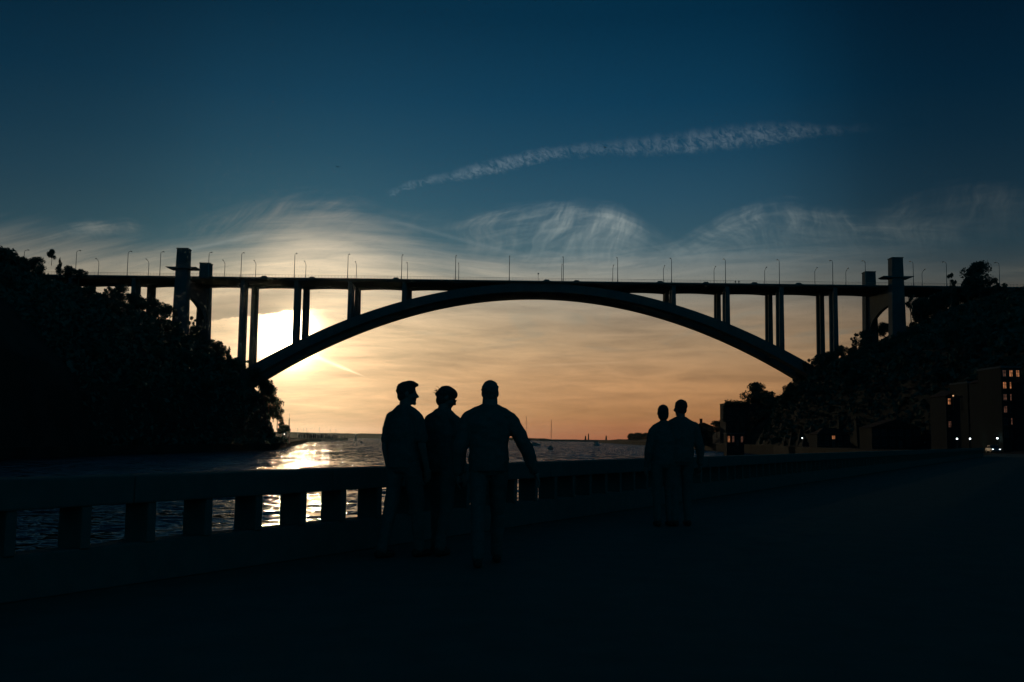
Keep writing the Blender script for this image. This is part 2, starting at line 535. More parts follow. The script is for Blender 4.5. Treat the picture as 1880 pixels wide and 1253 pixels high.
def zL(d, Y):
    h = lerp_tab(HILL_L, max(0, d - lerp_tab(FLAT_L, Y)))
    return 2.6 + (h - 2.6) * lerp_tab(SC_L, Y)


def terrain(name, xt, zf, sign, Ys, Ds, m):
    bm = bm_new(); rows = []
    for Y in Ys:
        row = [bm.verts.new((lerp_tab(xt, Y), Y, -4))]
        for d in Ds:
            n = noise.noise(Vector((d * .09, Y * .05, sign))) * min(2.2, d * .05)
            row.append(bm.verts.new((lerp_tab(xt, Y) + sign * d, Y, zf(d, Y) + n)))
        rows.append(row)
    for a, b in zip(rows, rows[1:]):
        for i in range(len(a) - 1): bm.faces.new((a[i], a[i + 1], b[i + 1], b[i]))
    bmesh.ops.recalc_face_normals(bm, faces=bm.faces)
    return tag(obj(name, bm, m), kind='structure')


YS = [-80, -40, 0, 40, 80, 110, 130, 150, 170, 190, 210, 230, 250, 270, 290, 310, 330, 350, 370, 385, 400, 410, 420, 430, 440, 450, 460, 470, 480, 490, 500, 520, 540, 560, 600, 650, 700, 785, 900, 1000, 1200, 1500, 1800, 2000, 2150]
DS = [0, 1.5, 3, 5, 8, 11, 14, 17, 20, 23, 26, 30, 34, 38, 42, 47, 52, 58, 64, 72, 80, 90, 100, 115, 130, 160, 200, 260, 400]
terrain('hillside_south', XL_T, zL, -1, YS, DS, 'earth')
terrain('hillside_north', XR_T, zR, 1, YS, DS, 'earth')

# promenade slab with its quay wall down to the water
bm = bm_new()
ys = [-40, 0, 40, 80, 130]
tp = [(XB(y) - .75, y) for y in ys] + [(XB(130) + 26, 130), (XB(80) + 34, 80), (50, 0), (40, -40)]
a = [bm.verts.new((x, y, ZP)) for x, y in tp]; b = [bm.verts.new((x, y, -3)) for x, y in tp]
bm.faces.new(a)
for i in range(len(tp)): bm.faces.new((a[i], b[i], b[(i + 1) % len(tp)], a[(i + 1) % len(tp)]))
bmesh.ops.recalc_face_normals(bm, faces=bm.faces)
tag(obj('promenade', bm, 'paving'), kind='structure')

# the low coast on the horizon
bm = bm_new()
pts = [(-1400, 30), (-1100, 26), (-800, 19), (-620, 16.5), (-480, 17), (-330, 15.5), (-200, 15), (-80, 12), (40, 9), (120, 7.4), (190, 1)]
top = []; Y0 = 3500
for i in range(len(pts) * 6 - 6):
    k, f = divmod(i, 6); f /= 6
    X = pts[k][0] + (pts[k + 1][0] - pts[k][0]) * f; Z = pts[k][1] + (pts[k + 1][1] - pts[k][1]) * f
    top.append((X, max(.5, Z + noise.noise(Vector((X * .03, 0, 0))) * 1.6)))
A = [bm.verts.new((x, Y0, -1)) for x, z in top]; B = [bm.verts.new((x, Y0 + 40, z)) for x, z in top]; C = [bm.verts.new((x, Y0 + 900, z * .8)) for x, z in top]
for i in range(len(top) - 1):
    bm.faces.new((A[i], A[i + 1], B[i + 1], B[i])); bm.faces.new((B[i], B[i + 1], C[i + 1], C[i]))
tag(obj('coastal_headland', bm, 'earth'), kind='structure')

# ------------------------------------------------------------------ the bridge
X0, YN, YF = 12.0, 450.0, 477.0             # centre of span, upstream and downstream edges
ZT, ZB = 77.6, 76.2                         # deck top and underside
BAY = 24.6
bridge = empty('arch_bridge', (X0, (YN + YF) / 2, 0))
tag(bridge, 'long concrete arch bridge spanning the river from hillside to hillside', 'bridge')
OY = (YN + YF) / 2
yn, yf = YN - OY, YF - OY


def intr(x): return 72.8 - .002437 * x * x
def extr(x): return 76.6 - .002327 * x * x


# two arch ribs
for (ya, yb) in ((yn + .6, yn + 8), (yf - 7, yf + .4)):
    bm = bm_new(); N = 72; up = []; dn = []
    for i in range(N + 1):
        x = -158 + 316 * i / N
        up.append((x, min(extr(x), ZB + .3))); dn.append((x, intr(x)))
    rings = []
    for (x, zu), (_, zd) in zip(up, dn):
        rings.append([bm.verts.new((x, ya, zd)), bm.verts.new((x, yb, zd)), bm.verts.new((x, yb, zu)), bm.verts.new((x, ya, zu))])
    for r, q in zip(rings, rings[1:]):
        for k in range(4): bm.faces.new((r[k], r[(k + 1) % 4], q[(k + 1) % 4], q[k]))
    bm.faces.new(rings[0]); bm.faces.new(rings[-1][::-1])
    bmesh.ops.recalc_face_normals(bm, faces=bm.faces)
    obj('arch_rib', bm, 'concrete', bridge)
# cross bracing between the ribs
for k in range(-6, 7):
    x = k * 22.0; z = (intr(x) + min(extr(x), ZB)) / 2
    bm = bm_new(); box(bm, (x - .5, yn + 8, z - 1.0), (x + .5, yf - 7, z + 1.0))
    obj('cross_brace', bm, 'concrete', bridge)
# deck: slab with parapet kerbs, and longitudinal girders haunched over each pier
XL_END, XR_END = -330.0, 330.0
bm = bm_new(); prism(bm, [(XL_END, ZB + .72), (XR_END, ZB + .72), (XR_END, ZT - .35), (XL_END, ZT - .35)], yn - .9, yf + .9)
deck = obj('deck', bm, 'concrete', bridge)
for (ya, yb) in ((yn - .9, yn - .5), (yf + .5, yf + .9)):
    bm = bm_new(); box(bm, (XL_END, ya, ZT - .346), (XR_END, yb, ZT)); obj('kerb_wall', bm, 'concrete', deck)
bm = bm_new()
box(bm, (XL_END, yn + 2.2, ZT - .346), (XR_END, yf - 2.2, ZT - .32)); obj('roadway', bm, 'asphalt', deck)
piers = [(k + .5) * BAY for k in range(-6, 6)]
bays = sorted([-12.5 * BAY, -11.2 * BAY, -214.0, -185.0, -160.6, -5.5 * BAY] + [(k + .5) * BAY for k in range(-5, 5)] + [5.5 * BAY, 160.6, 185.0, 214.0, 11.2 * BAY, 12.5 * BAY])
for (ya, yb) in ((yn + .7, yn + 7.8), (yf - 6.8, yf + .3)):
    bm = bm_new(); poly = [(XR_END, ZB + .77), (XL_END, ZB + .77), (XL_END, ZB)]
    for xa, xb in zip(bays, bays[1:]):
        for i in range(9):
            t = i / 8
            poly.append((xa + (xb - xa) * (.03 + .94 * t), ZB + .45 * (1 - (2 * t - 1) ** 2)))
    poly.append((XR_END, ZB))
    prism(bm, poly, ya, yb); obj('girder', bm, 'concrete', bridge)
# columns: two under each girder at every pier
CW = .92
def column_mesh(x, z0):
    bm = bm_new()
    a = box(bm, (-CW, -.75, z0), (CW, .75, ZB + .15))
    for v in a:
        if v.co.z < z0 + 1: v.co.x *= 1.16
    return bm
for k in range(-6, 6):
    x = (k + .5) * BAY
    if abs(x) < 50: continue
    z0 = extr(x) - .8
    for y in (yn + 1.5, yn + 7.0, yf - 6.0, yf - .5):
        obj('column', column_mesh(x, z0), 'concrete', bridge, loc=(x, y, 0))
for x in (-185.0, -214.0, 185.0, 214.0):
    for y in (yn + 1.5, yn + 7.0, yf - 6.0, yf - .5):
        obj('column', column_mesh(x, 52), 'concrete', bridge, loc=(x, y, 0))
# pylons at the springings, taller than the deck, with a thin flat canopy near the river side
for sx in (-1, 1):
    for (yc, near) in ((yn - 6.2, True), (yf + 4.6, False)):
        bm = bm_new(); hw = 2.45
        v = box(bm, (-hw, -2.6, 20), (hw, 2.6, 88.7))
        for q in v:
            if q.co.z < 30: q.co.x = q.co.x * 1.55 + (sx * .2)
        bevel(bm, .12)
        py = obj('pylon', bm, 'concrete', bridge, loc=(sx * (160.3 if near else 161.8), yc, 0))
        bm = bm_new(); box(bm, (-hw - .15, -2.75, 88.75), (hw + .15, 2.75, 89.15)); obj('cap_slab', bm, 'concrete', py)
        if near:
            bm = bm_new()
            prism(bm, [(-6.8, 80.25), (-5.6, 79.75), (5.6, 79.75), (6.8, 80.25), (6.8, 80.45), (-6.8, 80.45)], -3.6, 3.4)
            obj('canopy', bm, 'concrete', py)
    # wall between the pylon pair, its underside a rising half arch
    bm = bm_new(); y0_, y1_ = yn - 3.6, yf + 2.0
    poly = [(y1_, ZB - .05), (y0_, ZB - .05)]
    for i in range(15):
        t = i / 14; y = y0_ + (y1_ - y0_) * t
        poly.append((y, 56.0 + 13.0 * math.sqrt(max(0, 1 - ((y - y0_) / (y1_ - y0_ + .01)) ** 2))))
    prism(bm, poly, -.8, .8)
    bmesh.ops.rotate(bm, verts=bm.verts, matrix=Matrix.Rotation(R(90), 3, 'Z'))
    o = obj('portal_wall', bm, 'concrete', bridge, loc=(sx * 160.6, 0, 0))
# railings with rails and thin balusters
for y in (yn - .7, yf + .7):
    bm = bm_new()
    for z, h in ((ZT + 1.18, .10), (ZT + .62, .05), (ZT + .12, .05)):
        box(bm, (XL_END, y - .05, z), (XR_END, y + .05, z + h))
    rl = obj('railing', bm, 'steel', bridge)
    bm = bm_new()
    n = int((XR_END - XL_END) / 1.5)
    for i in range(n + 1):
        x = XL_END + 1.5 * i
        box(bm, (x - .035, y - .035, ZT), (x + .035, y + .035, ZT + 1.18))
    tag(obj('railing_posts', bm, 'steel', rl), kind='stuff')

# ------------------------------------------------------------------ bridge lamps
def make_lamp(h, arm):
    t = empty('street_lamp', (0, 0, 0))
    bm = bm_new(); tube(bm, [(0, 0, 0), (0, 0, .8)], .22, 8); obj('base', bm, 'steel', t)
    bm = bm_new(); tube(bm, [(0, 0, .8), (0, 0, h * .88), (0, arm * .12, h * .93), (0, arm * .6, h * .985), (0, arm * .72, h)], [.17, .115, .11, .09, .08], 8)
    obj('pole', bm, 'steel', t)
    bm = bm_new(); y0, y1 = sorted((arm * .68, arm * 1.0)); box(bm, (-.22, y0, h - .10), (.22, y1, h + .12)); bevel(bm, .05)
    hd = obj('lamp_head', bm, 'steel', t)
    bm = bm_new(); box(bm, (-.16, y0 + .15, h - .15), (.16, y1 - .15, h - .098)); obj('lens', bm, 'lampglass', hd)
    return t


near_px = [45, 141, 236, 296, 385, 445, 543, 641, 740, 839, 938, 1037, 1137, 1236, 1335, 1434, 1532, 1592, 1680, 1741, 1838]
far_px = [183, 275, 415, 472, 564, 657, 751, 845, 938, 1034, 1128, 1221, 1314, 1407, 1499, 1556, 1696]
protoN = make_lamp(11.9, 4.3); protoF = make_lamp(11.9, -4.3)
ords = ['first', 'second', 'third', 'fourth', 'fifth', 'sixth', 'seventh', 'eighth', 'ninth', 'tenth', 'eleventh', 'twelfth', 'thirteenth', 'fourteenth', 'fifteenth', 'sixteenth', 'seventeenth', 'eighteenth', 'nineteenth', 'twentieth', 'twenty-first']
for row, (pxs, Y, proto, nm) in enumerate(((near_px, YN - .1, protoN, 'taller'), (far_px, YF + .1, protoF, 'shorter'))):
    for i, q in enumerate(pxs):
        o = proto if i == 0 else copy_tree(proto)
        o.location = (at(q - 3, 512, Y).x, Y, ZT)
        side = 'near' if row == 0 else 'far'
        tag(o, '%s from the left in the row of %s-looking lamp posts on the bridge' % (ords[i], nm), 'lamp post', 'lamp posts along the %s edge of the bridge' % side)

# ------------------------------------------------------------------ trees
def leaf(bm, c, r, rnd, up=.3):
    n = Vector((rnd.gauss(0, 1), rnd.gauss(0, 1), rnd.gauss(0, 1) + up)).normalized()
    a = n.orthogonal().normalized(); b = n.cross(a)
    k = rnd.random() * 6.28
    a, b = a * math.cos(k) + b * math.sin(k), b * math.cos(k) - a * math.sin(k)
    L, W = r * rnd.uniform(.7, 1.3), r * rnd.uniform(.4, .7)
    bm.faces.new([bm.verts.new(c + p) for p in (a * L, a * L * .2 + b * W + n * W * .2, -a * L, a * L * .1 - b * W - n * W * .15)])


def tree_meshes(seed, H, rx, ztop, kind, nleaf, lr):
    """returns (trunk mesh, crown mesh) of a tree about H tall standing at z=0"""
    rnd = random.Random(seed)
    tb = bm_new(); cb = bm_new()
    clumps = []
    if kind == 'round':
        z0 = H * .30
        lean = Vector((rnd.uniform(-.04, .04) * H, rnd.uniform(-.04, .04) * H, 0))
        tube(tb, [(0, 0, -1.5), lean * .4 + Vector((0, 0, z0)), lean + Vector((0, 0, H * .72))], [H * .030, H * .022, H * .008], 7)
        for i in range(15):
            a = rnd.random() * 6.28; t = rnd.random()
            rr = rx * (.15 + .75 * rnd.random()) * math.sin(math.pi * (.22 + .66 * t))
            c = Vector((math.cos(a) * rr, math.sin(a) * rr, z0 + (H - z0) * (.15 + .72 * t))) + lean * .6
            clumps.append((c, rx * rnd.uniform(.34, .54)))
            tube(tb, [Vector((0, 0, z0 * rnd.uniform(.8, 1.5))) + lean * .4, c * .55 + Vector((0, 0, z0 * .4)), c], [H * .012, H * .008, H * .003], 5)
    elif kind == 'tall':
        tube(tb, [(0, 0, -1.5), (0, 0, H * .5), (0, 0, H * .96)], [H * .022, H * .015, H * .004], 7)
        for i in range(15):
            t = i / 14
            a = rnd.random() * 6.28; rr = rx * .5 * (1 - t) ** .7 * rnd.uniform(.3, 1)
            c = Vector((math.cos(a) * rr, math.sin(a) * rr, H * (.18 + .78 * t)))
            clumps.append((c, rx * (.62 * (1 - t) ** .8 + .14)))
            tube(tb, [(0, 0, c.z * .9), c], [H * .008, H * .003], 5)
    elif kind == 'open':
        tube(tb, [(0, 0, -1.5), (.2, 0, H * .35), (.1, .1, H * .8)], [H * .03, H * .02, H * .006], 7)
        for i in range(16):
            a = rnd.random() * 6.28; t = rnd.random()
            rr = rx * rnd.uniform(.3, 1.0) * math.sin(math.pi * (.2 + .7 * t))
            c = Vector((math.cos(a) * rr, math.sin(a) * rr, H * (.36 + .62 * t)))
            clumps.append((c, rx * rnd.uniform(.12, .26)))
            tube(tb, [Vector((.1, 0, H * rnd.uniform(.3, .55))), c * .6 + Vector((0, 0, H * .2)), c], [H * .012, H * .007, H * .002], 5)
    wsum = sum(r ** 2 for _, r in clumps)
    for c, r in clumps:
        for _ in range(max(8, int(nleaf * r * r / wsum))):
            d = Vector((rnd.gauss(0, 1), rnd.gauss(0, 1), rnd.gauss(0, 1))).normalized() * r * rnd.random() ** .38
            d.z *= .82
            leaf(cb, c + d, lr, rnd)
    t = bpy.data.meshes.new('trunk'); tb.to_mesh(t); tb.free()
    k = bpy.data.meshes.new('crown'); cb.to_mesh(k); cb.free()
    t.materials.append(M['bark']); k.materials.append(M['foliage' if seed % 2 else 'foliage2'])
    return t, k


TREES = dict(
    r1=tree_meshes(1, 10, 4.6, 10, 'round', 2600, .40), r2=tree_meshes(2, 10, 4.2, 10, 'round', 2600, .40), r3=tree_meshes(5, 10, 5.2, 10, 'round', 2900, .40),
    t1=tree_meshes(3, 10, 2.6, 10, 'tall', 1500, .36), t2=tree_meshes(4, 10, 2.2, 10, 'tall', 1500, .36),
    o1=tree_meshes(6, 10, 4.6, 10, 'open', 1500, .34), o2=tree_meshes(8, 10, 4.0, 10, 'open', 1100, .32))


def tree(kind, loc, H, label, group, wide=1.0, rz=None, name='tree'):
    t = empty(name, loc, random.random() * 6.28 if rz is None else rz)
    t.scale = (H / 10 * wide, H / 10 * wide, H / 10)
    a, b = TREES[kind]
    obj('trunk', a, None, t); obj('crown', b, None, t)
    return tag(t, label, 'tree', group)


def tree_px(kind, px, py, Y, H, label, group, wide=1.0, name='tree', rz=None):
    p = at(px, py, Y)
    return tree(kind, (p.x, Y, p.z - H * .97), H, label, group, wide, rz, name)


GL = 'trees on the left hillside'
GR = 'trees on the right hillside'
LT = [  # photo x, top y, depth, height, kind, width
    (10, 456, 400, 15, 'r1', 1.1, 'big tree cut by the left edge of the photo, above the bridge deck'),
    (44, 474, 410, 9, 'r2', 1.1, 'rounded tree between the left photo edge and the leftmost lamp post'),
    (68, 476, 412, 8, 'r3', 1.0, 'low bushy tree just right of the leftmost lamp post'),
    (96, 459, 415, 6.0, 'r2', .70, 'small tree with lopsided tuft sticking up above the left hillside'),
    (110, 474, 418, 8, 't1', .8, 'ragged narrow tree right beside the lopsided tuft tree'),
    (128, 490, 420, 7, 'r2', 1.0, 'low round tree where the left hill meets the bridge railing'),
    (146, 495, 420, 6, 'r1', 1.2, 'lowest bush-like tree where the left hill runs into the bridge deck'),
    (222, 528, 438, 9, 'r3', 1.0, 'round tree under the deck, left of the leftmost bridge piers'),
    (243, 538, 440, 9, 'r1', .9, 'round tree in front of the leftmost bridge piers'),
    (262, 549, 441, 9, 'r2', 1.0, 'round tree just right of the leftmost bridge piers'),
    (284, 553, 442, 8, 'r3', .9, 'round tree midway between leftmost piers and left pylon'),
    (303, 559, 436, 9, 'r1', .95, 'spreading tree touching the left side of the tall left pylon'),
    (313, 564, 436, 8, 'o1', .8, 'loose leafy tree against the foot of the tall left pylon'),
    (351, 584, 466, 10, 'o1', .75, 'loose tree seen in the gap between the two left pylons'),
    (358, 600, 466, 9, 'r2', .8, 'lower round tree in the gap between the two left pylons'),
    (386, 624, 452, 10, 'r1', .9, 'round tree right beside the lower left pylon'),
    (400, 629, 452, 10, 'r2', .8, 'round tree second to the right of the lower left pylon'),
    (421, 637, 452, 10, 't1', .9, 'pointed tree left of the tallest pair of bridge columns'),
    (409, 645, 448, 9, 'r3', .8, 'low round tree left of the pointed tree by the tall columns'),
    (434, 657, 446, 9, 'r1', .8, 'tree at the foot of the tallest pair of bridge columns'),
    (454, 664, 446, 8, 'o2', .8, 'small tree between the feet of the tallest bridge columns'),
    (472, 676, 446, 8, 'r2', .9, 'tree at the left springing of the arch'),
    (487, 696, 470, 10, 'r1', .9, 'tree tucked right under the left end of the arch'),
    (495, 712, 480, 11, 'r3', .8, 'second tree down the slope below the left arch end'),
    (503, 733, 484, 10, 'r3', .8, 'full tree halfway down the slope below the left arch end'),
    (510, 748, 486, 10, 'r2', .8, 'round tree low on the slope below the left arch end'),
    (517, 766, 488, 9, 't2', 1.1, 'narrow tree near the foot of the left slope'),
    (524, 780, 490, 7, 'r1', .8, 'lowest round tree at the waterside end of the left slope'),
]
for (x, y, Y, H, k, w, lb) in LT: tree_px(k, x, y, Y, H, lb, GL, w)
RT = [
    (1441, 724, 462, 9, 'r1', .8, 'lowest tree under the right end of the arch'),
    (1449, 706, 458, 9, 'r2', .8, 'tree just under the right end of the arch'),
    (1484, 662, 447, 8, 'o1', .8, 'tree standing where the right arch end meets the hill'),
    (1503, 655, 445, 8, 'r3', .8, 'round tree at the foot of the rightmost double columns'),
    (1524, 646, 445, 8, 'r1', .9, 'round tree between the feet of the rightmost double columns'),
    (1546, 636, 446, 8, 'r2', .9, 'round tree just right of the rightmost double columns'),
    (1572, 615, 446, 10, 'o2', .8, 'straggly thin tree left of the lower right pylon'),
    (1588, 612, 440, 9, 'r3', .9, 'round tree at the foot of the lower right pylon'),
    (1622, 593, 466, 9, 'r1', .9, 'tree seen in the gap between the two right pylons'),
    (1672, 545, 440, 13, 'o1', .75, 'sparse tree just right of the tall right pylon below deck level'),
    (1700, 552, 438, 13, 'r2', 1.1, 'second tree below the deck right of the tall right pylon'),
    (1745, 506, 425, 13, 'o2', .7, 'small sparse tree poking above the deck right of the right pylon'),
    (1797, 488, 422, 15, 'r3', .80, 'large round tree rising above the deck at the right'),
    (1826, 516, 424, 14, 'o1', .8, 'low tree above the deck at the far right, beside the last lamp post'),
    (1776, 512, 423, 11, 'r1', .7, 'lower tree leaning on the left side of the large tree above the deck'),
    (1870, 536, 420, 12, 'r2', 1.0, 'broad tree below the railing at the right photo edge'),
    (1388, 708, 600, 15, 'r3', .95, 'big round-headed tree left of the right arch end, behind the flat-roofed building'),
    (1409, 718, 604, 13, 'r1', .95, 'tree on the right shoulder of the big round-headed tree'),
    (1426, 729, 606, 11, 'r2', 1.2, 'sloping tree between round-headed tree and right arch end'),
    (1395, 724, 599, 13, 'r2', 1.25, 'full tree filling the gap under the big round-headed tree'),
    (1413, 735, 600, 13, 'r3', 1.25, 'dense tree right of the flat-roofed block, half way down'),
    (1431, 742, 601, 13, 'r1', 1.35, 'dense tree below the right end of the arch, beside the lowest hill tree'),
    (1404, 752, 594, 13, 'r2', 1.5, 'broad low tree against the right wall of the flat-roofed block'),
    (1426, 762, 592, 13, 'r3', 1.5, 'broad lowest tree on the shore below the right end of the arch'),
    (1374, 734, 598, 9, 'o1', .8, 'loose tree on the roof line just left of the round-headed tree'),
    (1160, 796, 1500, 14, 'r1', 1.3, 'last small tree at the tip of the far right shore'),
    (1172, 797, 1480, 14, 'r3', 1.4, 'second tree from the tip of the far right shore'),
    (1186, 796, 1450, 14, 'r2', 1.5, 'third tree from the tip of the far right shore'),
    (1316, 776, 650, 9, 'r3', 1.1, 'low tree between chimney house and flat-roofed building'),
    (1326, 772, 640, 9, 'r1', .9, 'low tree against the left wall of the flat-roofed building'),
    (1300, 784, 700, 9, 'r2', 1.2, 'bushy tree below the house with the chimney'),
    (1272, 786, 760, 11, 'r1', 1.2, 'tree left of the house with the chimney'),
    (1248, 790, 900, 12, 'r3', 1.3, 'tree on the far right shore behind the standing couple'),
    (1222, 793, 1100, 13, 'r2', 1.3, 'tree on the far right shore seen left of the standing couple'),
]
for (x, y, Y, H, k, w, lb) in RT: tree_px(k, x, y, Y, H, lb, GR, w)

for q, yy, k_ in ((1690, 548, 'r1'), (1712, 543, 'r2'), (1732, 541, 'r3'), (1754, 538, 'r1'), (1778, 536, 'r2'), (1802, 534, 'r3'), (1826, 534, 'r1'), (1850, 534, 'r2'), (1874, 534, 'r3')):
    tree_px(k_, q, yy, 434, 9.5, 'one of the dark trees lined up under the right end of the bridge deck', 'trees lined up under the right end of the deck', 1.15)
rnd = random.Random(11)
kinds = ['r1', 'r2', 'r3', 'o1', 't1']
n = 0
for _ in range(400):                         # wood on the slope below the outline: no tree stands out from the next
    if n >= 46: break
    Y = rnd.uniform(300, 500); d = rnd.uniform(4, 85)
    X = lerp_tab(XL_T, Y) - d; z = zL(d, Y)
    if not -.52 < X / Y: continue
    tree(rnd.choice(kinds), (X, Y, z - 1.0), rnd.uniform(5.5, 7.5), 'one of the dark trees in the shaded wood on the left slope below the bridge', 'shaded wood on the left slope')
    n += 1
n = 0
for _ in range(400):
    if n >= 40: break
    Y = rnd.uniform(250, 470); d = rnd.uniform(6, 80) + lerp_tab(FLAT_T, Y)
    X = lerp_tab(XR_T, Y) + d; z = zR(d, Y)
    if X / Y > .52 or (X / Y > .42 and Y < 270): continue
    if Y < 450 and z > 48 and X / Y > .38: continue
    tree(rnd.choice(kinds), (X, Y, z - 1.0), rnd.uniform(5, 7), 'one of the dark trees in the shaded wood on the right slope below the bridge', 'shaded wood on the right slope')
    n += 1


def undergrowth(name, xt, zf, ft, sign, seed, count, label):
    r = random.Random(seed); bm = bm_new()
    for _ in range(count):
        Y = r.uniform(190 if sign > 0 else 280, 520); d = r.uniform(0, 130)
        dd = d + (lerp_tab(ft, Y) if sign > 0 else 0)
        X = lerp_tab(xt, Y) + sign * dd
        if abs(X / Y) > .55: continue
        leaf(bm, Vector((X, Y, zf(dd, Y) + r.uniform(-.2, 2.2))), r.uniform(.6, 1.4), r, .8)
    return tag(obj(name, bm, 'foliage'), label, 'undergrowth', kind='stuff')


undergrowth('undergrowth', XL_T, zL, FLAT_L, -1, 3, 26000, 'dark scrub covering the left hillside under the trees')
undergrowth('undergrowth', XR_T, zR, FLAT_T, 1, 4, 42000, 'dark scrub covering the right hillside under the trees')

# ------------------------------------------------------------------ balustrade of the promenade
bal = empty('balustrade', (XB(9), 9, ZP), -math.atan(.544) + R(90))
tag(bal, 'low concrete balustrade with square openings along the river promenade', 'balustrade')
# local x runs along the wall away from the camera, local y towards the river
TW, ZO0, ZO1, ZR = .27, .325, .635, .855
STEP, WB = .615, .085
T0, T1 = -16.0, 104.0
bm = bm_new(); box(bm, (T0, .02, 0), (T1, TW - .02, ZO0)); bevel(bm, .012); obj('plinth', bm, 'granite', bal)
k = 0; t = T0
while t < T1 - .01:
    bm = bm_new(); box(bm, (t + .003, -.02, ZO1), (min(t + 2.46, T1) - .003, TW + .02, ZR)); bevel(bm, .018, 2)
    obj('coping', bm, 'granite', bal); t += 2.46
bm = bm_new(); box(bm, (-WB / 2, 0, ZO0 - .005), (WB / 2, TW, ZO1 + .005)); bevel(bm, .008)
bme = bpy.data.meshes.new('baluster'); bm.to_mesh(bme); bm.free(); bme.materials.append(M['granite'])
T_FIRST = .193
i = int((T0 - T_FIRST) / STEP)
while T_FIRST + i * STEP < T1 - .2:
    obj('baluster', bme, None, bal, loc=(T_FIRST + i * STEP, 0, 0)); i += 1

# ------------------------------------------------------------------ people
def ico(bm, c, r, sub=2, sc=(1, 1, 1), mx=None):
    q = bmesh.ops.create_icosphere(bm, subdivisions=sub, radius=1.0)
    m = Matrix.Translation(Vector(c)) @ (mx.to_4x4() if mx is not None else Matrix()) @ Matrix.Diagonal((r * sc[0], r * sc[1], r * sc[2], 1))
    bmesh.ops.transform(bm, matrix=m, verts=q['verts'])


def limb(bm, a, b, ra, rb, n=12):
    a, b = Vector(a), Vector(b)
    tube(bm, [a, a.lerp(b, .33), a.lerp(b, .66), b], [ra, ra * .67 + rb * .33, ra * .33 + rb * .67, rb], n)
    ico(bm, a, ra * .99); ico(bm, b, rb * .99)


def slab(bm, rows, n=20):
    """stack of ellipses (z, cx, cy, rx, ry)"""
    rings = []
    for z, cx, cy, rx, ry in rows:
        ring = []
        for k in range(n):
            c, s = math.cos(k * 2 * math.pi / n), math.sin(k * 2 * math.pi / n)
            ring.append(bm.verts.new((cx + rx * math.copysign(abs(c) ** .85, c), cy + ry * math.copysign(abs(s) ** .85, s), z)))
        rings.append(ring)
    for a, b in zip(rings, rings[1:]):
        for k in range(n): bm.faces.new((a[k], a[(k + 1) % n], b[(k + 1) % n], b[k]))
    bm.faces.new(rings[0][::-1]); bm.faces.new(rings[-1])


def skinned(name, bm, m, parent, vox, smooth=2, fold=0.0):
    bmesh.ops.recalc_face_normals(bm, faces=bm.faces)
    o = obj(name, bm, m, parent)
    r = o.modifiers.new('remesh', 'REMESH'); r.mode = 'VOXEL'; r.voxel_size = vox; r.use_smooth_shade = True
    s = o.modifiers.new('smooth', 'SMOOTH'); s.factor = .5; s.iterations = smooth
    dg = bpy.context.evaluated_depsgraph_get()
    me = bpy.data.meshes.new_from_object(o.evaluated_get(dg))
    o.modifiers.clear(); o.data = me
    if not me.materials: me.materials.append(M[m])
    if fold:
        sd = random.random() * 50
        V = [(v.co.copy(), v.normal.copy()) for v in me.vertices]; flat = []
        for c, nn in V:
            k = noise.noise(Vector((c.x * 7 + sd, c.y * 7, c.z * 11))) + .6 * noise.noise(Vector((c.x * 16, c.y * 16 + sd, c.z * 24)))
            flat.extend(c + nn * (k * fold))
        me.vertices.foreach_set('co', flat)
        me.update()
    return o


def hand(bm, wrist, d, side, curl):
    """palm, four bent fingers and a thumb; d points from wrist to fingertips"""
    d = Vector(d).normalized()
    pal = Vector((side, 0, 0)); pal = (pal - d * pal.dot(d)).normalized()       # outwards from the body
    w = d.cross(pal).normalized()                                               # across the knuckles (fore-aft)
    w = w if w.y > 0 else -w
    wr = Vector(wrist); kn = wr + d * .088
    limb(bm, wr, wr + d * .03, .026, .030, 8)
    for s in (-.030, -.011, .010, .030):
        limb(bm, wr + d * .02 + w * s * .7, kn + w * s, .015, .0135, 8)
    inn = -pal
    for s, L in ((-.031, .060), (-.0105, .076), (.0105, .082), (.031, .073)):
        p = kn + w * s
        for seg in range(3):
            a = curl * (.45 + .5 * seg)
            q = p + (d * math.cos(a) + inn * math.sin(a)) * L * (.42, .33, .25)[seg]
            limb(bm, p, q, .0095 - .001 * seg, .0088 - .001 * seg, 7); p = q
    b = wr + d * .025 + w * .03
    q = b + d * .030 + w * .026 + inn * .012; limb(bm, b, q, .014, .011, 7)
    limb(bm, q, q + d * .034 + inn * .010 + w * .002, .0105, .0085, 7)


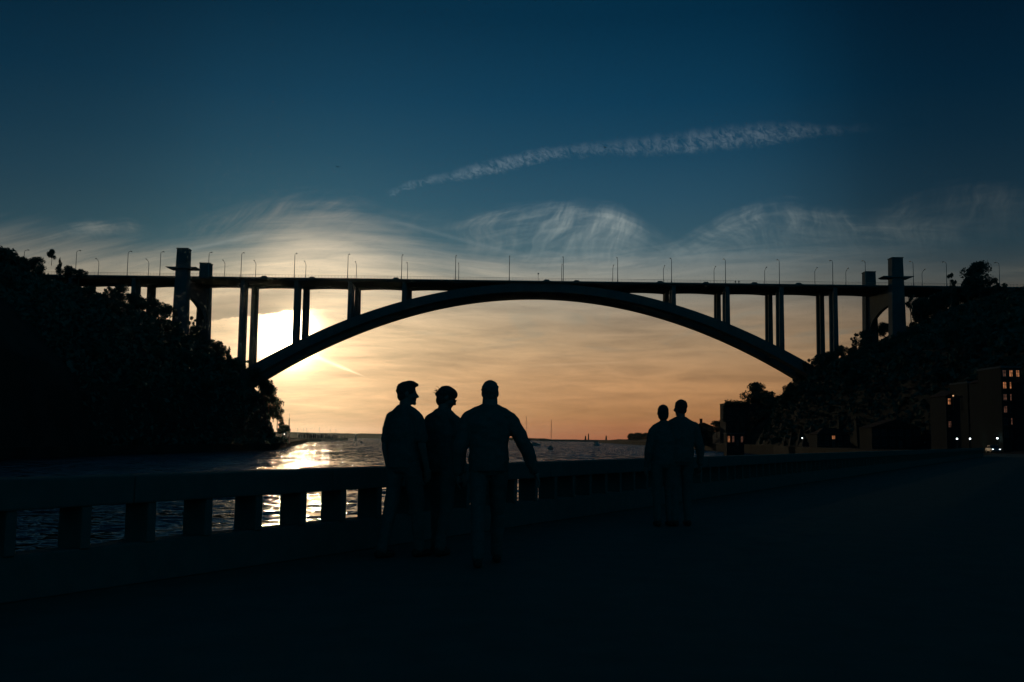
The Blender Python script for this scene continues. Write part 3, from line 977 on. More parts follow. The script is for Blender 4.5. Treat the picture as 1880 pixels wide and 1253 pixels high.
def person(loc, H, yaw, spec, label):
    """standing figure; local y is where the chest faces, x to its right"""
    k = H / 1.75
    root = empty('person', loc, yaw, k)
    tag(root, label, 'person')
    g = spec.get
    sw = g('shoulder', .195); ty = g('thick', 1.0); lean = g('lean', 0.0)
    hp = Vector((0, lean, 0))
    sh = {s: Vector((s * sw, lean * .8 - .005, 1.375 + g('shrug', 0.0))) for s in (-1, 1)}
    hipz = .93
    # joints
    legs = {}
    for s in (-1, 1):
        st = g('stride', .10) * (1 if s == g('fwd', 1) else -1)
        hip = Vector((s * .092, 0, hipz)); knee = Vector((s * .10, st * .55 + .03, .50)); ank = Vector((s * .10, st * 1.0 - .02, .09))
        legs[s] = (hip, knee, ank)
    arms = {}
    for s in (-1, 1):
        e, w = g('arm_r' if s == 1 else 'arm_l', (((.055, -.03, -.28)), (.075, .03, -.53)))
        arms[s] = (sh[s] + Vector((s * e[0], e[1], e[2])), sh[s] + Vector((s * w[0], w[1], w[2])))
    neck0 = Vector((0, lean * .8 - .01, 1.44)); hc = Vector(g('head', (0, .02 + lean, 1.638)))
    # head frame
    Rz = Matrix.Rotation(g('head_yaw', 0.0), 3, 'Z') @ Matrix.Rotation(-g('head_pitch', 0.0), 3, 'X')
    hd = lambda v: hc + Rz @ Vector(v)
    fw = g('face', 1.0)
    bm = bm_new()
    ico(bm, hd((0, -.012, .018)), 1, 3, (.074, .094, .094), Rz)             # skull
    ico(bm, hd((0, .022, -.030)), 1, 3, (.061, .066, .078), Rz)             # face
    ico(bm, hd((0, .038, -.080)), 1, 3, (.046, .046, .032), Rz)             # jaw
    ico(bm, hd((0, .076, -.094)), .021, 2)                                  # chin
    ico(bm, hd((0, .072, .020)), 1, 2, (.052, .018, .014), Rz)              # brow
    ico(bm, hd((0, .083, -.055)), 1, 2, (.024, .014, .008), Rz)             # lips
    ico(bm, hd((0, .083, -.066)), 1, 2, (.021, .013, .007), Rz)
    limb(bm, hd((0, .084, .008)), hd((0, .107, -.026)), .009, .014, 8)      # nose
    for s in (-1, 1):
        ico(bm, hd((s * .012, .096, -.032)), .010, 2)
        ico(bm, hd((s * .076, -.008, -.008)), 1, 2, (.010, .020, .032), Rz)  # ear
        ico(bm, hd((s * .040, .066, -.028)), .026, 2)                        # cheek
    limb(bm, neck0, hd((0, -.012, -.05)), .062 * g('neck', 1), .056 * g('neck', 1), 14)
    slab(bm, [(.90, 0, 0, .155, .105), (1.0, 0, lean * .2, .145, .10), (1.10, 0, lean * .4, .138, .098), (1.25, 0, lean * .6, .160, .110), (1.33, 0, lean * .75, sw - .03, .105), (1.40, 0, lean * .8, sw - .075, .085), (1.45, 0, lean * .8, .085, .065), (1.485, 0, lean * .8, .06, .055)])
    for s in (-1, 1):
        e, w = arms[s]
        limb(bm, sh[s], e, .050, .040); limb(bm, e, w, .040, .027)
        hand(bm, w, (w - e), s, g('curl', .55))
        h, kn, an = legs[s]
        limb(bm, h, kn, .082, .054); limb(bm, kn, kn.lerp(an, .35), .055, .056); limb(bm, kn.lerp(an, .35), an, .056, .036)
        limb(bm, an + Vector((0, -.04, -.045)), an + Vector((0, .13, -.06)), .035, .028)
    body = skinned('body', bm, 'skin', root, .0075, 2)
    for s in (-1, 1):
        bm = bm_new(); ico(bm, hd((s * .031, .080, -.002)), .011, 2); obj('eye', bm, 'darkmetal', body)
    # hair
    bm = bm_new(); style = g('hair', 'short')
    ico(bm, hd((0, -.018, .030)), 1, 3, (.081, .099, .094), Rz)
    if style == 'quiff':
        ico(bm, hd((0, .052, .092)), 1, 2, (.060, .046, .030), Rz); ico(bm, hd((0, .02, .098)), 1, 2, (.066, .07, .036), Rz)
        ico(bm, hd((.0, .082, .092)), 1, 2, (.046, .024, .020), Rz)
    if style in ('short', 'quiff'):
        ico(bm, hd((0, -.045, -.030)), 1, 3, (.068, .058, .060), Rz)
    if style == 'tied':
        ico(bm, hd((0, -.035, -.040)), 1, 3, (.074, .068, .075), Rz)
        ico(bm, hd((0, .005, .055)), 1, 3, (.083, .092, .066), Rz)
        ico(bm, hd((0, -.108, -.005)), 1, 2, (.028, .026, .030), Rz)
    if style == 'bob':
        ico(bm, hd((0, -.032, -.035)), 1, 3, (.079, .072, .085), Rz)
    for i in range(60):
        v = Vector((rnd.gauss(0, 1), rnd.gauss(-.5, 1), rnd.gauss(.3, .9))).normalized()
        if v.z > .75: continue
        ico(bm, hd((v.x * .078, v.y * .094 - .018, v.z * .090 + .030)), rnd.uniform(.008, .014), 1)
    hair = skinned('hair', bm, g('haircol', 'hairdark'), root, .007, 1)
    if style == 'tied' or g('wisps'):
        bm = bm_new()
        for i in range(12):
            p = hd((rnd.uniform(-.05, .05), -.112 if style == 'tied' else -.10, rnd.uniform(-.03, .05)))
            q = p + Rz @ Vector((rnd.uniform(-.03, .03), -rnd.uniform(.02, .055), rnd.uniform(-.02, .03)))
            tube(bm, [p, p.lerp(q, .5) + Vector((0, 0, .006)), q], [.0022, .0018, .001], 4)
        obj('hair_wisps', bm, g('haircol', 'hairdark'), hair)
    # clothes
    bm = bm_new(); puff = g('puff', 0.0); o = .016 + puff
    slab(bm, [(g('hem', .88), 0, 0, .170 + puff, .122 * ty + puff), (1.0, 0, lean * .2, .162 + o, .115 * ty + o), (1.10, 0, lean * .4, .155 + o, .112 * ty + o), (1.25, 0, lean * .6, .168 + o, .118 * ty + o),
              (1.33, 0, lean * .75, sw - .02 + o * .6, .110 * ty + o), (1.40, 0, lean * .8, sw - .072 + o, .090 * ty + o), (1.455, 0, lean * .8 - .005, .092 + o, .074 + o), (1.505, 0, lean * .8 - .005, .058 + o, .056 + o)])
    if g('collar'):
        tube(bm, [neck0 + Vector((0, 0, .0)), neck0 + Vector((0, .0, .075))], [.088 + g('collar'), .080 + g('collar')], 16)
    for s in (-1, 1):
        e, w = arms[s]
        if g('sleeve', 'long') == 'long':
            limb(bm, sh[s], e, .062 + puff, .056 + puff); limb(bm, e, e.lerp(w, .92), .056 + puff, .044 + puff * .6)
        else:
            c = sh[s].lerp(e, g('sleeve_len', .72)); limb(bm, sh[s], c, .064, .066)
        limb(bm, Vector((s * .042, lean * .8 - .01, 1.478)), sh[s], .046 + puff * .5, .062 + puff)
    top = skinned('jacket' if g('collar') else 'shirt', bm, g('topcol', 'navy'), root, .010, 3, .011)
    bm = bm_new()
    slab(bm, [(.84, 0, 0, .14, .10), (.90, 0, 0, .168, .118), (.98, 0, 0, .160, .112), (1.03, 0, 0, .152, .106)])
    for s in (-1, 1):
        h, kn, an = legs[s]
        limb(bm, h + Vector((0, 0, -.02)), kn, .098, .072); limb(bm, kn, an + Vector((0, 0, .0)), .070, .058)
    skinned('trousers', bm, g('legcol', 'denim'), root, .012, 2, .010)
    for s in (-1, 1):
        an = legs[s][2]; bm = bm_new()
        limb(bm, an + Vector((0, -.045, -.045)), an + Vector((0, .15, -.055)), .044, .034); ico(bm, an + Vector((0, .05, -.06)), 1, 2, (.045, .12, .03))
        skinned('shoe', bm, 'leather', root, .010, 2)
    if g('glasses'):
        bm = bm_new()
        for s in (-1, 1):
            ico(bm, hd((s * .034, .098, .000)), 1, 2, (.030, .009, .022), Rz)
            tube(bm, [hd((s * .066, .095, .008)), hd((s * .080, .0, .006))], .004, 5)
        tube(bm, [hd((-.012, .103, .006)), hd((.012, .103, .006))], .004, 5)
        obj('sunglasses', bm, 'darkmetal', root)
    return root


def stand(px, Y): return (at(px, 806, Y).x, Y, ZP)


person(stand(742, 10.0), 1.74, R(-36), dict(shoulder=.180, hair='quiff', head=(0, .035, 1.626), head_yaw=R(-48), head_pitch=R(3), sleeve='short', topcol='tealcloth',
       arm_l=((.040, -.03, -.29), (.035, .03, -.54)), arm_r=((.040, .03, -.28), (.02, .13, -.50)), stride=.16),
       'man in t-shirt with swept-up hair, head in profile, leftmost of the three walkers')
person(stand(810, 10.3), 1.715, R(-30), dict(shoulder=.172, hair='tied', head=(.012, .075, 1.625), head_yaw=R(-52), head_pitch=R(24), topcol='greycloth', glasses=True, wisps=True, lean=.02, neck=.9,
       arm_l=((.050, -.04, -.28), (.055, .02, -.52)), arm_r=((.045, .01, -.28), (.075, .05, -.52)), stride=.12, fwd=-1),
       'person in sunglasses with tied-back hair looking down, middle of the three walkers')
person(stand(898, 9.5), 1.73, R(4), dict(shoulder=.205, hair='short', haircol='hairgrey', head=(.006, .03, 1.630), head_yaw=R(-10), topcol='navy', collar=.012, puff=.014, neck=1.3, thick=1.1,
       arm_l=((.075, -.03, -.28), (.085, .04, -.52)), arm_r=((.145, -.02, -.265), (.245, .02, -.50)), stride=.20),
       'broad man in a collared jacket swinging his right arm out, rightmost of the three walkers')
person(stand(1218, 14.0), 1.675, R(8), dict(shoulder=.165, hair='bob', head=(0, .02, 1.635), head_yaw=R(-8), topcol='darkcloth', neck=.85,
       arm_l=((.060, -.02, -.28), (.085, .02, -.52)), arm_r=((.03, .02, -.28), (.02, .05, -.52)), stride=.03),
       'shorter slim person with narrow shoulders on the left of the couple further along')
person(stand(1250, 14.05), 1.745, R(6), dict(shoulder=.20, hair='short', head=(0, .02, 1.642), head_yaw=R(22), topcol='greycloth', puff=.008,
       arm_l=((.05, .0, -.28), (.05, .05, -.52)), arm_r=((.065, -.02, -.28), (.085, .03, -.52)), stride=.03),
       'taller broad-shouldered person on the right of the couple further along')

# ------------------------------------------------------------------ houses
def window(parent, x, z, w, h, y, glass, mull=True):
    """window set into a wall whose face is at local y, looking towards -y"""
    bm = bm_new()
    for a, b in (((x - w / 2 - .09, z - h / 2 - .09), (x + w / 2 + .09, z - h / 2)), ((x - w / 2 - .09, z + h / 2), (x + w / 2 + .09, z + h / 2 + .09)),
                 ((x - w / 2 - .09, z - h / 2), (x - w / 2, z + h / 2)), ((x + w / 2, z - h / 2), (x + w / 2 + .09, z + h / 2))):
        box(bm, (a[0], y - .09, a[1]), (b[0], y - .003, b[1]))
    if mull:
        box(bm, (x - .04, y - .07, z - h / 2), (x + .04, y - .003, z + h / 2)); box(bm, (x - w / 2, y - .06, z + h * .12), (x - .04, y - .003, z + h * .12 + .06)); box(bm, (x + .04, y - .06, z + h * .12), (x + w / 2, y - .003, z + h * .12 + .06))
    f = obj('window', bm, 'frame', parent)
    bm = bm_new(); box(bm, (x - w / 2, y - .035, z - h / 2), (x + w / 2, y - .004, z + h / 2)); obj('pane', bm, glass, f)
    bm = bm_new(); box(bm, (x - w / 2 - .15, y - .2, z - h / 2 - .2), (x + w / 2 + .15, y - .003, z - h / 2 - .092)); obj('sill', bm, 'frame', f)


def house(px0, px1, ytop, Y, zbase, depth, roof, wins, label, wall='plaster', name='house', chimney=None, cols=3, floors=4, lit=()):
    xa, xb = at(px0, ytop, Y).x, at(px1, ytop, Y).x
    zt = at((px0 + px1) / 2, ytop, Y).z
    w = xb - xa; h = zt - zbase
    t = empty(name, ((xa + xb) / 2, Y, zbase)); tag(t, label, 'building' if name != 'house' else 'house')
    rh = {'gable': min(2.4, w * .3), 'flat': 0, 'hip': min(2.2, w * .25)}[roof]
    bm = bm_new(); box(bm, (-w / 2, 0, -5), (w / 2, depth, h - rh)); obj('wall', bm, wall, t)
    bm = bm_new()
    if roof == 'flat':
        box(bm, (-w / 2 - .15, -.15, h + .004), (w / 2 + .15, depth + .15, h + .4))
    elif roof == 'gable':
        prism(bm, [(-w / 2 - .3, h - rh + .003), (w / 2 + .3, h - rh + .003), (0, h)], -.4, depth + .3)
    else:
        a = [bm.verts.new(p) for p in ((-w / 2 - .3, -.3, h - rh + .003), (w / 2 + .3, -.3, h - rh + .003), (w / 2 + .3, depth + .3, h - rh + .003), (-w / 2 - .3, depth + .3, h - rh + .003))]
        b = [bm.verts.new(p) for p in ((-w * .2, depth * .4, h), (w * .2, depth * .4, h), (w * .2, depth * .6, h), (-w * .2, depth * .6, h))]
        bm.faces.new(a[::-1]); bm.faces.new(b)
        for i in range(4): bm.faces.new((a[i], a[(i + 1) % 4], b[(i + 1) % 4], b[i]))
    r = obj('roof', bm, 'tile' if roof != 'flat' else 'concrete', t)
    if chimney:
        cx, cw, cz = chimney
        bm = bm_new(); box(bm, (cx - cw / 2, depth * .45, h - rh), (cx + cw / 2, depth * .45 + cw, h + cz)); box(bm, (cx - cw * .65, depth * .45 - cw * .15, h + cz + .003), (cx + cw * .65, depth * .45 + cw * 1.15, h + cz + .25))
        obj('chimney', bm, 'plaster', r)
    hw = h - rh; fl = hw / floors; cw_ = w / cols
    for i in range(cols):
        for j in range(floors):
            if j == 0 and i == cols // 2:
                bm = bm_new(); cx = -w / 2 + (i + .5) * cw_
                box(bm, (cx - .5, -.06, 0), (cx + .5, -.003, 2.2)); d = obj('door', bm, 'darkmetal', t)
                bm = bm_new(); ico(bm, (cx + .38, -.1, 1.05), .05, 1); obj('handle', bm, 'steel', d)
                continue
            g = 'glass'
            for (li, lj, kind) in lit:
                if (li, lj) == (i, j): g = kind
            window(t, -w / 2 + (i + .5) * cw_, (j + .55) * fl, cw_ * .46, fl * .52, 0, g)
    return t


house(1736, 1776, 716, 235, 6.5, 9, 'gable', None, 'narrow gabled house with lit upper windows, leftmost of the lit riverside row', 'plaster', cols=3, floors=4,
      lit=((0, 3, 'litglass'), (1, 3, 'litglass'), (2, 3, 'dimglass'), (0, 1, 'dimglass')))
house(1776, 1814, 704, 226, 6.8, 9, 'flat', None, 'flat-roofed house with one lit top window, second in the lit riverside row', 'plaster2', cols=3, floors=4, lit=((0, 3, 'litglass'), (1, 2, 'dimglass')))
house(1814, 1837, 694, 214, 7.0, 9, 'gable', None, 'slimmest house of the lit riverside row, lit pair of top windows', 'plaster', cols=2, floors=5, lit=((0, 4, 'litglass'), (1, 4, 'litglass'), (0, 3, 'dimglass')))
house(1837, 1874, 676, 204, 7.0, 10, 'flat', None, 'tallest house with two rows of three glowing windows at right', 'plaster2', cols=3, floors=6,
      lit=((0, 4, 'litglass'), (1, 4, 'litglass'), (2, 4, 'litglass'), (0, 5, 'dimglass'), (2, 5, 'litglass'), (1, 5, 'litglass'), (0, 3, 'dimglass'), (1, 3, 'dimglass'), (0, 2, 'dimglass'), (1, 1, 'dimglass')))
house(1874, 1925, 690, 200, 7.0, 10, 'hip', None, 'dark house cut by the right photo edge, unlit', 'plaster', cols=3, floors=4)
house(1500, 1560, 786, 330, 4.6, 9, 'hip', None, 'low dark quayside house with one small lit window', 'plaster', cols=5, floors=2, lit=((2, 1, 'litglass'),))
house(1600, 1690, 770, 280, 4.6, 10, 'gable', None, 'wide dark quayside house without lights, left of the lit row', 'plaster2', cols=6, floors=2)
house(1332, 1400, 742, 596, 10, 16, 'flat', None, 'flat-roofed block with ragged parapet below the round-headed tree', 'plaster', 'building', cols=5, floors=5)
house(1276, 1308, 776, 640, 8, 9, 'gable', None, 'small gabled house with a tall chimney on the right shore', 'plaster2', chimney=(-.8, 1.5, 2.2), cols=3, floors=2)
house(1334, 1366, 797, 420, 4.3, 6, 'flat', None, 'low quayside kiosk with a row of dim lit windows', 'plaster', 'building', cols=4, floors=1, lit=((0, 0, 'litglass'), (1, 0, 'dimglass'), (2, 0, 'litglass'), (3, 0, 'dimglass')))
# ivy on the parapet of the block
bm = bm_new(); r_ = random.Random(5)
for _ in range(900):
    p = at(r_.uniform(1331, 1374), 741, 595.5); leaf(bm, Vector((p.x, 595.5 + r_.uniform(-1, 2), p.z + r_.gauss(.3, .7))), .5, r_)
for _ in range(500):
    p = at(1331, r_.uniform(745, 775), 595.5); leaf(bm, Vector((p.x + r_.gauss(0, .35), 595.5 + r_.uniform(-.5, 3), p.z)), .5, r_)
tag(obj('ivy', bm, 'foliage'), 'ragged ivy over the roof edge of the flat-roofed block', 'ivy', kind='stuff')

# lit globe lamps on the north quay
def globe_lamp(loc, h, lit, label):
    t = empty('globe_lamp', loc); tag(t, label, 'lamp post', 'lit lamps on the right quay')
    bm = bm_new(); lathe(bm, [(.16, 0), (.14, .3), (.06, .5), (.05, h - .25), (.09, h - .2)], 10); obj('post', bm, 'darkmetal', t)
    bm = bm_new(); ico(bm, (0, 0, h), .17, 2); obj('globe', bm, lit, t)
    return t


for (x, y, Y, m_, lb) in ((1757, 806, 215, 'bulb', 'white globe lamp below the narrow gabled house'), (1781, 806, 213, 'bulb', 'white globe lamp second from left below the lit houses'),
                          (1831, 805, 205, 'bulb', 'white globe lamp nearest the right photo edge'), (1473, 804.5, 330, 'bulb', 'lone white lamp left of the low quayside house'),
                          (1750, 727, 232, 'warmbulb', 'warm lamp above the windows of the narrow gabled house'), (1828, 703, 211, 'bulb', 'small white lamp at the slimmest house')):
    p = at(x, y, Y); h = 3.2
    globe_lamp((p.x, Y, p.z - h), h, m_, lb)


# ------------------------------------------------------------------ cars
def make_car():
    t = empty('car', (0, 0, 0))
    bm = bm_new()
    prof = [(-2.1, .35), (2.1, .35), (2.14, .62), (2.0, .80), (1.15, .92), (-1.55, .98), (-2.08, .92), (-2.14, .6)]
    prism(bm, prof, -.86, .86); bevel(bm, .07, 2); body = obj('body', bm, None, t)
    bm = bm_new(); prism(bm, [(1.15, .90), (-1.75, .94), (-1.25, 1.42), (-.2, 1.50), (.45, 1.42)], -.74, .74); bevel(bm, .07, 2); obj('cabin', bm, 'glass', t)
    bm = bm_new(); prism(bm, [(-1.30, 1.425), (-1.25, 1.445), (-.2, 1.525), (.45, 1.445), (.40, 1.43), (-.2, 1.508)], -.70, .70); obj('roof', bm, None, t)
    for x in (-1.3, 1.32):
        for s in (-1, 1):
            bm = bm_new(); lathe(bm, [(.20, -.10), (.31, -.10), (.33, -.05), (.33, .05), (.31, .10), (.20, .10)], 14)
            bmesh.ops.rotate(bm, verts=bm.verts, matrix=Matrix.Rotation(R(90), 3, 'X')); bmesh.ops.translate(bm, verts=bm.verts, vec=(x, s * .80, .33))
            wh = obj('wheel', bm, 'rubber', t)
            bm = bm_new(); lathe(bm, [(.19, -.108), (.19, .108)], 10); bmesh.ops.rotate(bm, verts=bm.verts, matrix=Matrix.Rotation(R(90), 3, 'X')); bmesh.ops.translate(bm, verts=bm.verts, vec=(x, s * .80, .33)); obj('rim', bm, 'steel', wh)
    for s in (-1, 1):
        bm = bm_new(); ico(bm, (2.04, s * .62, .70), 1, 2, (.06, .17, .09)); obj('headlight', bm, None, t)
        bm = bm_new(); ico(bm, (-2.08, s * .66, .76), 1, 2, (.05, .14, .10)); obj('tail_light', bm, 'tile', t)
    return t, body


def paint(t, m, light):
    for c in t.children:
        if c.name.split('.')[0] in ('body', 'roof'):
            c.data = c.data.copy(); c.data.materials.clear(); c.data.materials.append(M[m])
        if c.name.startswith('headlight'):
            c.data = c.data.copy(); c.data.materials.clear(); c.data.materials.append(M[light])


car, _ = make_car()
cars = [(487, 'carpaint', 1, 'car on the bridge above the tall column pair left of the sun'), (575, 'carlight', 1, 'car on the bridge above the column pair beside the sun'),
        (729, 'carpaint', 1, 'low car on the bridge left of the fourth column pair'), (1002, 'carpaint', -1, 'car on the bridge just right of the arch crown'),
        (1057, 'carlight', -1, 'second car right of the arch crown'), (1210, 'carpaint', -1, 'car on the bridge above the first columns right of the crown'),
        (1294, 'carlight', -1, 'car on the bridge between first and second columns right of crown'), (1383, 'carpaint', -1, 'car on the bridge right of the two pedestrians'),
        (1464, 'carpaint', -1, 'rightmost car on the bridge, between the tallest right columns')]
for i, (q, m_, d, lb) in enumerate(cars):
    o = car if i == 0 else copy_tree(car)
    Y = YN + 4.0
    o.location = (at(q, 512, Y).x, Y, ZT - .32); o.rotation_euler = (0, 0, 0 if d > 0 else math.pi)
    o.scale = (1.1, 1.0, 1.12 if m_ == 'carpaint' else 1.0)
    tag(o, lb, 'car', 'cars driving over the bridge'); paint(o, m_, 'lampglass')
p = at(1824, 834, 190)
o = copy_tree(car); o.location = (p.x, 190, 4.42); o.rotation_euler = (0, 0, R(-101)); o.scale = (1, 1, 1)
tag(o, 'car with bright headlights facing the camera on the right quay road', 'car'); paint(o, 'carpaint', 'headlight')

# sign and arm in the middle of the bridge
t = empty('road_sign', (at(988, 512, YF).x, YF - 1, ZT)); tag(t, 'small road sign on a post with side plate, middle of the bridge', 'sign')
bm = bm_new(); tube(bm, [(0, 0, -.9), (0, 0, 6.6), (.0, -1.0, 7.4)], .09, 6); obj('post', bm, 'steel', t)
bm = bm_new(); box(bm, (-.35, -1.9, 7.2), (.35, -1.0, 7.7)); obj('lamp_head', bm, 'steel', t)
bm = bm_new(); prism(bm, [(-2.4, 2.3), (-1.8, 2.05), (-.2, 2.05), (-.2, 2.6), (-1.8, 2.6)], -.1, .1); obj('plate', bm, 'darkmetal', t)

# two walkers on the bridge
for i, (q, lb) in enumerate(((1350, 'tiny pedestrian on the bridge walkway, left of the two'), (1356.5, 'tiny pedestrian on the bridge walkway, right of the two'))):
    Y = YN + .6
    t = empty('person', (at(q, 512, Y).x, Y, ZT - .32), R(180 * i)); t.scale = (1.12, 1.12, 1.12); tag(t, lb, 'person', 'pedestrians on the bridge')
    bm = bm_new()
    ico(bm, (0, .02, 1.64), 1, 2, (.085, .10, .115)); limb(bm, (0, 0, 1.42), (0, .01, 1.56), .06, .055)
    slab(bm, [(.88, 0, 0, .17, .12), (1.1, 0, 0, .155, .115), (1.35, 0, 0, .20, .12), (1.45, 0, 0, .12, .09)], 14)
    for s in (-1, 1):
        limb(bm, (s * .20, 0, 1.40), (s * .25, -.03, 1.13), .055, .045); limb(bm, (s * .25, -.03, 1.13), (s * .25, .08, .88), .045, .032)
        limb(bm, (s * .09, 0, .90), (s * .10, s * .10, .48), .09, .06); limb(bm, (s * .10, s * .10, .48), (s * .10, s * .16, .06), .06, .045)
        limb(bm, (s * .10, s * .16 - .03, .045), (s * .10, s * .16 + .14, .04), .045, .035)
    skinned('body', bm, 'darkcloth', t, .02, 2)
    bm = bm_new(); ico(bm, (0, -.01, 1.685), 1, 2, (.095, .11, .09)); obj('hair', bm, 'hairdark', t)


# ------------------------------------------------------------------ boats
def make_sailboat(L, mast):
    t = empty('sailboat', (0, 0, 0))
    bm = bm_new(); secs = []
    for i in range(9):
        f = i / 8; x = (f - .5) * L
        w = .30 * L * .5 * (math.sin(math.pi * min(1, .25 + f * .62)) ** .8) * (1 if f < .98 else .05); h = .10 * L * (1 + .25 * f)
        if i == 8: w = .02
        secs.append([bm.verts.new(p) for p in ((x, -w, h), (x, -w * .85, h * .35), (x, 0, -.35), (x, w * .85, h * .35), (x, w, h))])
    for a, b in zip(secs, secs[1:]):
        for k in range(4): bm.faces.new((a[k], a[k + 1], b[k + 1], b[k]))
        bm.faces.new((a[4], a[0], b[0], b[4]))
    bm.faces.new(secs[0][::-1])
    bmesh.ops.recalc_face_normals(bm, faces=bm.faces)
    obj('hull', bm, 'hull', t)
    h = .11 * L
    bm = bm_new(); prism(bm, [(-.15 * L, h), (.18 * L, h), (.12 * L, h + .055 * L), (-.14 * L, h + .06 * L)], -.08 * L, .08 * L); bevel(bm, .04); obj('cabin', bm, 'hull', t)
    bm = bm_new(); tube(bm, [(.06 * L, 0, h), (.06 * L, 0, mast)], [.13, .09], 8); m_ = obj('mast', bm, 'steel', t)
    bm = bm_new(); box(bm, (.06 * L - .04, -.9, mast * .62), (.06 * L + .04, .9, mast * .62 + .07)); obj('spreader', bm, 'steel', m_)
    bm = bm_new(); tube(bm, [(.05 * L, 0, h + 1.1), (-.36 * L, 0, h + 1.0)], .10, 6); obj('boom', bm, 'steel', t)
    bm = bm_new(); tube(bm, [(.04 * L, 0, h + 1.27), (-.34 * L, 0, h + 1.14)], [.16, .11], 6); obj('furled_sail', bm, 'sail', t)
    bm = bm_new()
    for q in ((.5 * L, 0, h * 1.2), (-.48 * L, 0, h)): tube(bm, [(.06 * L, 0, mast - .1), q], .02, 4)
    obj('rigging', bm, 'darkmetal', t)
    return t


sb = make_sailboat(11.0, 16.0)
GB = 'moored sailing boats'
boats = [(1012, 560, R(80), (.95, .95, 1.06), 'moored sailboat with bare mast, nearest and rightmost on the water'),
         (966, 800, R(60), (1.2, 1.2, 1.48), 'moored sailboat with tall bare mast beside the right-hand walker'),
         (546, 1020, R(20), (1, 1, .86), 'leftmost masted boat in the far marina'), (556, 1060, R(40), (1, 1, .84), 'second masted boat from left in the far marina'),
         (562, 1080, R(10), (1, 1, .9), 'third masted boat from left in the far marina'), (586, 1150, R(25), (1.1, 1.1, 1.0), 'tallest-masted boat in the far marina'),
         (606, 1180, R(15), (1, 1, .92), 'second boat from right in the far marina'), (616, 1240, R(30), (1, 1, .95), 'rightmost masted boat in the far marina')]
for i, (q, Y, rz, s_, lb) in enumerate(boats):
    o = sb if i == 0 else copy_tree(sb)
    o.location = (at(q, 806, Y).x - .06 * 11 * s_[0] * math.cos(rz), Y, .05); o.rotation_euler = (0, 0, rz); o.scale = s_
    tag(o, lb, 'sailboat', GB)
# sailing sloop with its sails up
o = copy_tree(sb); o.location = (at(653, 806, 1500).x, 1500, .05); o.rotation_euler = (0, 0, R(70)); o.scale = (.9, .9, .8)
tag(o, 'small sloop under sail left of the walkers', 'sailboat')
bm = bm_new(); prism(bm, [(.6, 2.4), (-3.9, 2.5), (.5, 15.6)], -.03, .03); obj('main_sail', bm, 'sail', o)
bm = bm_new(); prism(bm, [(.9, 2.2), (5.2, 1.7), (.8, 13.6)], -.03, .03); obj('jib', bm, 'sail', o)


def make_motorboat():
    t = empty('motorboat', (0, 0, 0)); bm = bm_new(); secs = []
    for i in range(7):
        f = i / 6; x = (f - .5) * 8; w = 1.35 * (1 - max(0, f - .55) ** 2 * 4.6); h = .95 + .4 * f
        secs.append([bm.verts.new(p) for p in ((x, -max(w, .03), h), (x, -max(w, .03) * .8, .1), (x, 0, -.3), (x, max(w, .03) * .8, .1), (x, max(w, .03), h))])
    for a, b in zip(secs, secs[1:]):
        for k in range(4): bm.faces.new((a[k], a[k + 1], b[k + 1], b[k]))
        bm.faces.new((a[4], a[0], b[0], b[4]))
    bm.faces.new(secs[0][::-1]); bmesh.ops.recalc_face_normals(bm, faces=bm.faces)
    obj('hull', bm, 'hull', t)
    bm = bm_new(); prism(bm, [(-2.4, 1.0), (1.8, 1.15), (.9, 2.3), (-2.2, 2.4)], -1.0, 1.0); bevel(bm, .08); c = obj('cabin', bm, 'hull', t)
    bm = bm_new(); prism(bm, [(-1.9, 1.6), (1.2, 1.6), (.85, 2.12), (-1.9, 2.15)], -1.012, 1.012); obj('window', bm, 'glass', c)
    bm = bm_new(); tube(bm, [(-1.2, 0, 2.4), (-1.3, 0, 3.7)], .05, 6); obj('aerial', bm, 'steel', t)
    return t


mb = make_motorboat()
for i, (q, Y, rz, s_, lb) in enumerate(((982, 860, R(8), 1.25, 'cabin boat moored beside the tall-masted sailboat'), (1094, 950, R(100), 1.6, 'lone motorboat right of the moored sailboats'),
                                        (664, 1000, R(60), .5, 'small dark dinghy right of the sloop under sail'), (610, 1010, R(20), .5, 'small dark dinghy below the marina end'), (928, 600, R(70), .8, 'motorboat hidden behind the right-hand walker'))):
    o = mb if i == 0 else copy_tree(mb)
    o.location = (at(q, 806, Y).x, Y, .05); o.rotation_euler = (0, 0, rz); o.scale = (s_,) * 3
    tag(o, lb, 'boat', 'motorboats and dinghies on the river')

# marina pier, sheds and masts on the south point
p0 = at(548, 806, 1000); p1 = at(632, 806, 1500)
t = empty('marina_pier', (p0.x, 1000, 0), math.atan2(500, p1.x - p0.x)); tag(t, 'low dark marina pier running out from the left shore', 'pier')
L = math.hypot(p1.x - p0.x, 500)
bm = bm_new(); box(bm, (-40, -6, -2), (L, 6, 3.6)); obj('quay_wall', bm, 'granite', t)
for x, w, h in ((30, 34, 5.4), (110, 26, 4.6), (190, 40, 5.0), (290, 60, 4.4)):
    bm = bm_new(); prism(bm, [(x, 3.604), (x + w, 3.604), (x + w, 3.6 + h * .7), (x + w / 2, 3.6 + h), (x, 3.6 + h * .7)], -4, 4); obj('shed', bm, 'plaster', t)
r_ = random.Random(9); bm = bm_new()
for i in range(46):
    x = r_.uniform(-30, L - 20); tube(bm, [(x, -5, 3.5), (x, -5, r_.uniform(6.5, 9))], .12, 5)
tag(obj('bollards', bm, 'steel', t), kind='stuff')
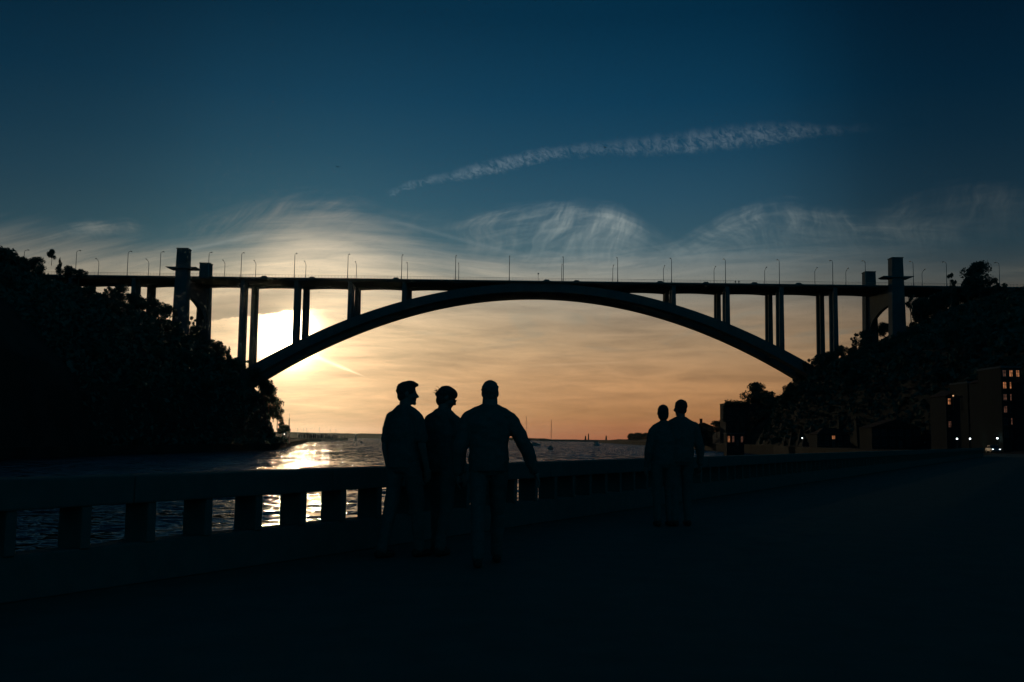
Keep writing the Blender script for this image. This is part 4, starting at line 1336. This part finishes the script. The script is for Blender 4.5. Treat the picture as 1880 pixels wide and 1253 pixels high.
# lattice mast at the edge of the left slope
t = empty('radio_mast', (at(530, 806, 520).x, 520, 2)); tag(t, 'thin lattice mast at the foot of the left slope', 'mast')
for s in (-1, 1):
    for q in (-1, 1):
        bm = bm_new(); tube(bm, [(s * .6, q * .6, 0), (s * .15, q * .15, 13)], .07, 5); obj('leg', bm, 'steel', t)
bm = bm_new()
for i in range(9):
    z = i * 1.4; w = .6 - .45 * z / 13
    for a, b in (((-w, -w), (w, -w)), ((w, -w), (w, w)), ((w, w), (-w, w)), ((-w, w), (-w, -w))): tube(bm, [(a[0], a[1], z), (b[0], b[1], z + 1.3)], .04, 4)
obj('bracing', bm, 'steel', t)
bm = bm_new(); tube(bm, [(0, 0, 13), (0, 0, 15.5)], .05, 5); obj('aerial', bm, 'steel', t)
# a quay lamp at the waterside, lit
p = at(522, 797.5, 470); globe_lamp((p.x, 470, p.z - 3.6), 3.6, 'bulb', 'small lit lamp at the foot of the left slope')

# breakwater with beacons
ya = 2700; xa, xb = at(992, 806, ya).x, at(1172, 806, ya).x
t = empty('breakwater', (xa, ya, 0)); tag(t, 'thin dark breakwater along the sea horizon', 'breakwater')
bm = bm_new(); N = 60; A = []
for i in range(N + 1):
    x = (xb - xa) * i / N; h = 5.4 + noise.noise(Vector((x * .05, 3, 0))) * .8 - (3.5 if i in (0, N) else 0)
    A.append([bm.verts.new((x, -9, -1)), bm.verts.new((x, -2, h)), bm.verts.new((x, 4, h)), bm.verts.new((x, 11, -1))])
for a, b in zip(A, A[1:]):
    for k in range(3): bm.faces.new((a[k], b[k], b[k + 1], a[k + 1]))
obj('rubble_mound', bm, 'granite', t)
for (q, h, w, lb) in ((1080.5, 17.5, 2.0, 'tallest slim beacon on the breakwater'), (1075, 11, 2.6, 'short stout beacon left of the tallest one on the breakwater'), (1113, 12.5, 2.6, 'stout beacon at the right of the breakwater')):
    t = empty('lighthouse', (at(q, 806, ya).x, ya + 1, 4.6)); tag(t, lb, 'lighthouse', 'beacons on the breakwater')
    bm = bm_new(); lathe(bm, [(w, 0), (w * .8, h * .5), (w * .62, h * .78), (w * .95, h * .79), (w * .95, h * .83)], 14); obj('tower', bm, 'plaster', t)
    bm = bm_new(); lathe(bm, [(w * .5, h * .831), (w * .5, h * .95)], 10); obj('lantern', bm, 'glass', t)
    bm = bm_new(); lathe(bm, [(w * .62, h * .951), (.05, h * 1.06)], 10); obj('dome', bm, 'tile', t)

# two birds in flight
for (q, y_, lb) in ((1111, 271, 'tiny bird in front of the vapour trail'), (620, 307, 'tiny bird high above the sun')):
    p = at(q, y_, 160)
    t = empty('bird', p, R(40)); tag(t, lb, 'bird', 'birds in the sky')
    bm = bm_new()
    ico(bm, (0, 0, 0), 1, 2, (.055, .17, .05)); ico(bm, (0, .18, .02), .042, 2); limb(bm, (0, .2, .02), (0, .26, .01), .014, .005, 6)
    limb(bm, (0, -.13, 0), (0, -.26, 0), .035, .012, 6)
    for s in (-1, 1):
        tube(bm, [(s * .03, .03, .02), (s * .22, .07, .10), (s * .46, -.04, .05)], [.045, .04, .008], 6)
    skinned('body', bm, 'darkcloth', t, .015, 1)

# ------------------------------------------------------------------ haze in the evening air
bm = bm_new(); box(bm, (-9500, -600, -6), (9500, 14500, 118))
hz = bpy.data.materials.new('evening_haze'); hz.use_nodes = True
nt = hz.node_tree
for n_ in list(nt.nodes):
    if n_.type == 'BSDF_PRINCIPLED': nt.nodes.remove(n_)
pv = nt.nodes.new('ShaderNodeVolumePrincipled')
pv.inputs['Color'].default_value = (.75, .90, .95, 1)
pv.inputs['Density'].default_value = 1.3e-5
pv.inputs['Anisotropy'].default_value = .90
nt.links.new(pv.outputs[0], [n_ for n_ in nt.nodes if n_.type == 'OUTPUT_MATERIAL'][0].inputs['Volume'])
tag(obj('haze', bm, hz), kind='stuff')
sc.cycles.volume_bounces = 0
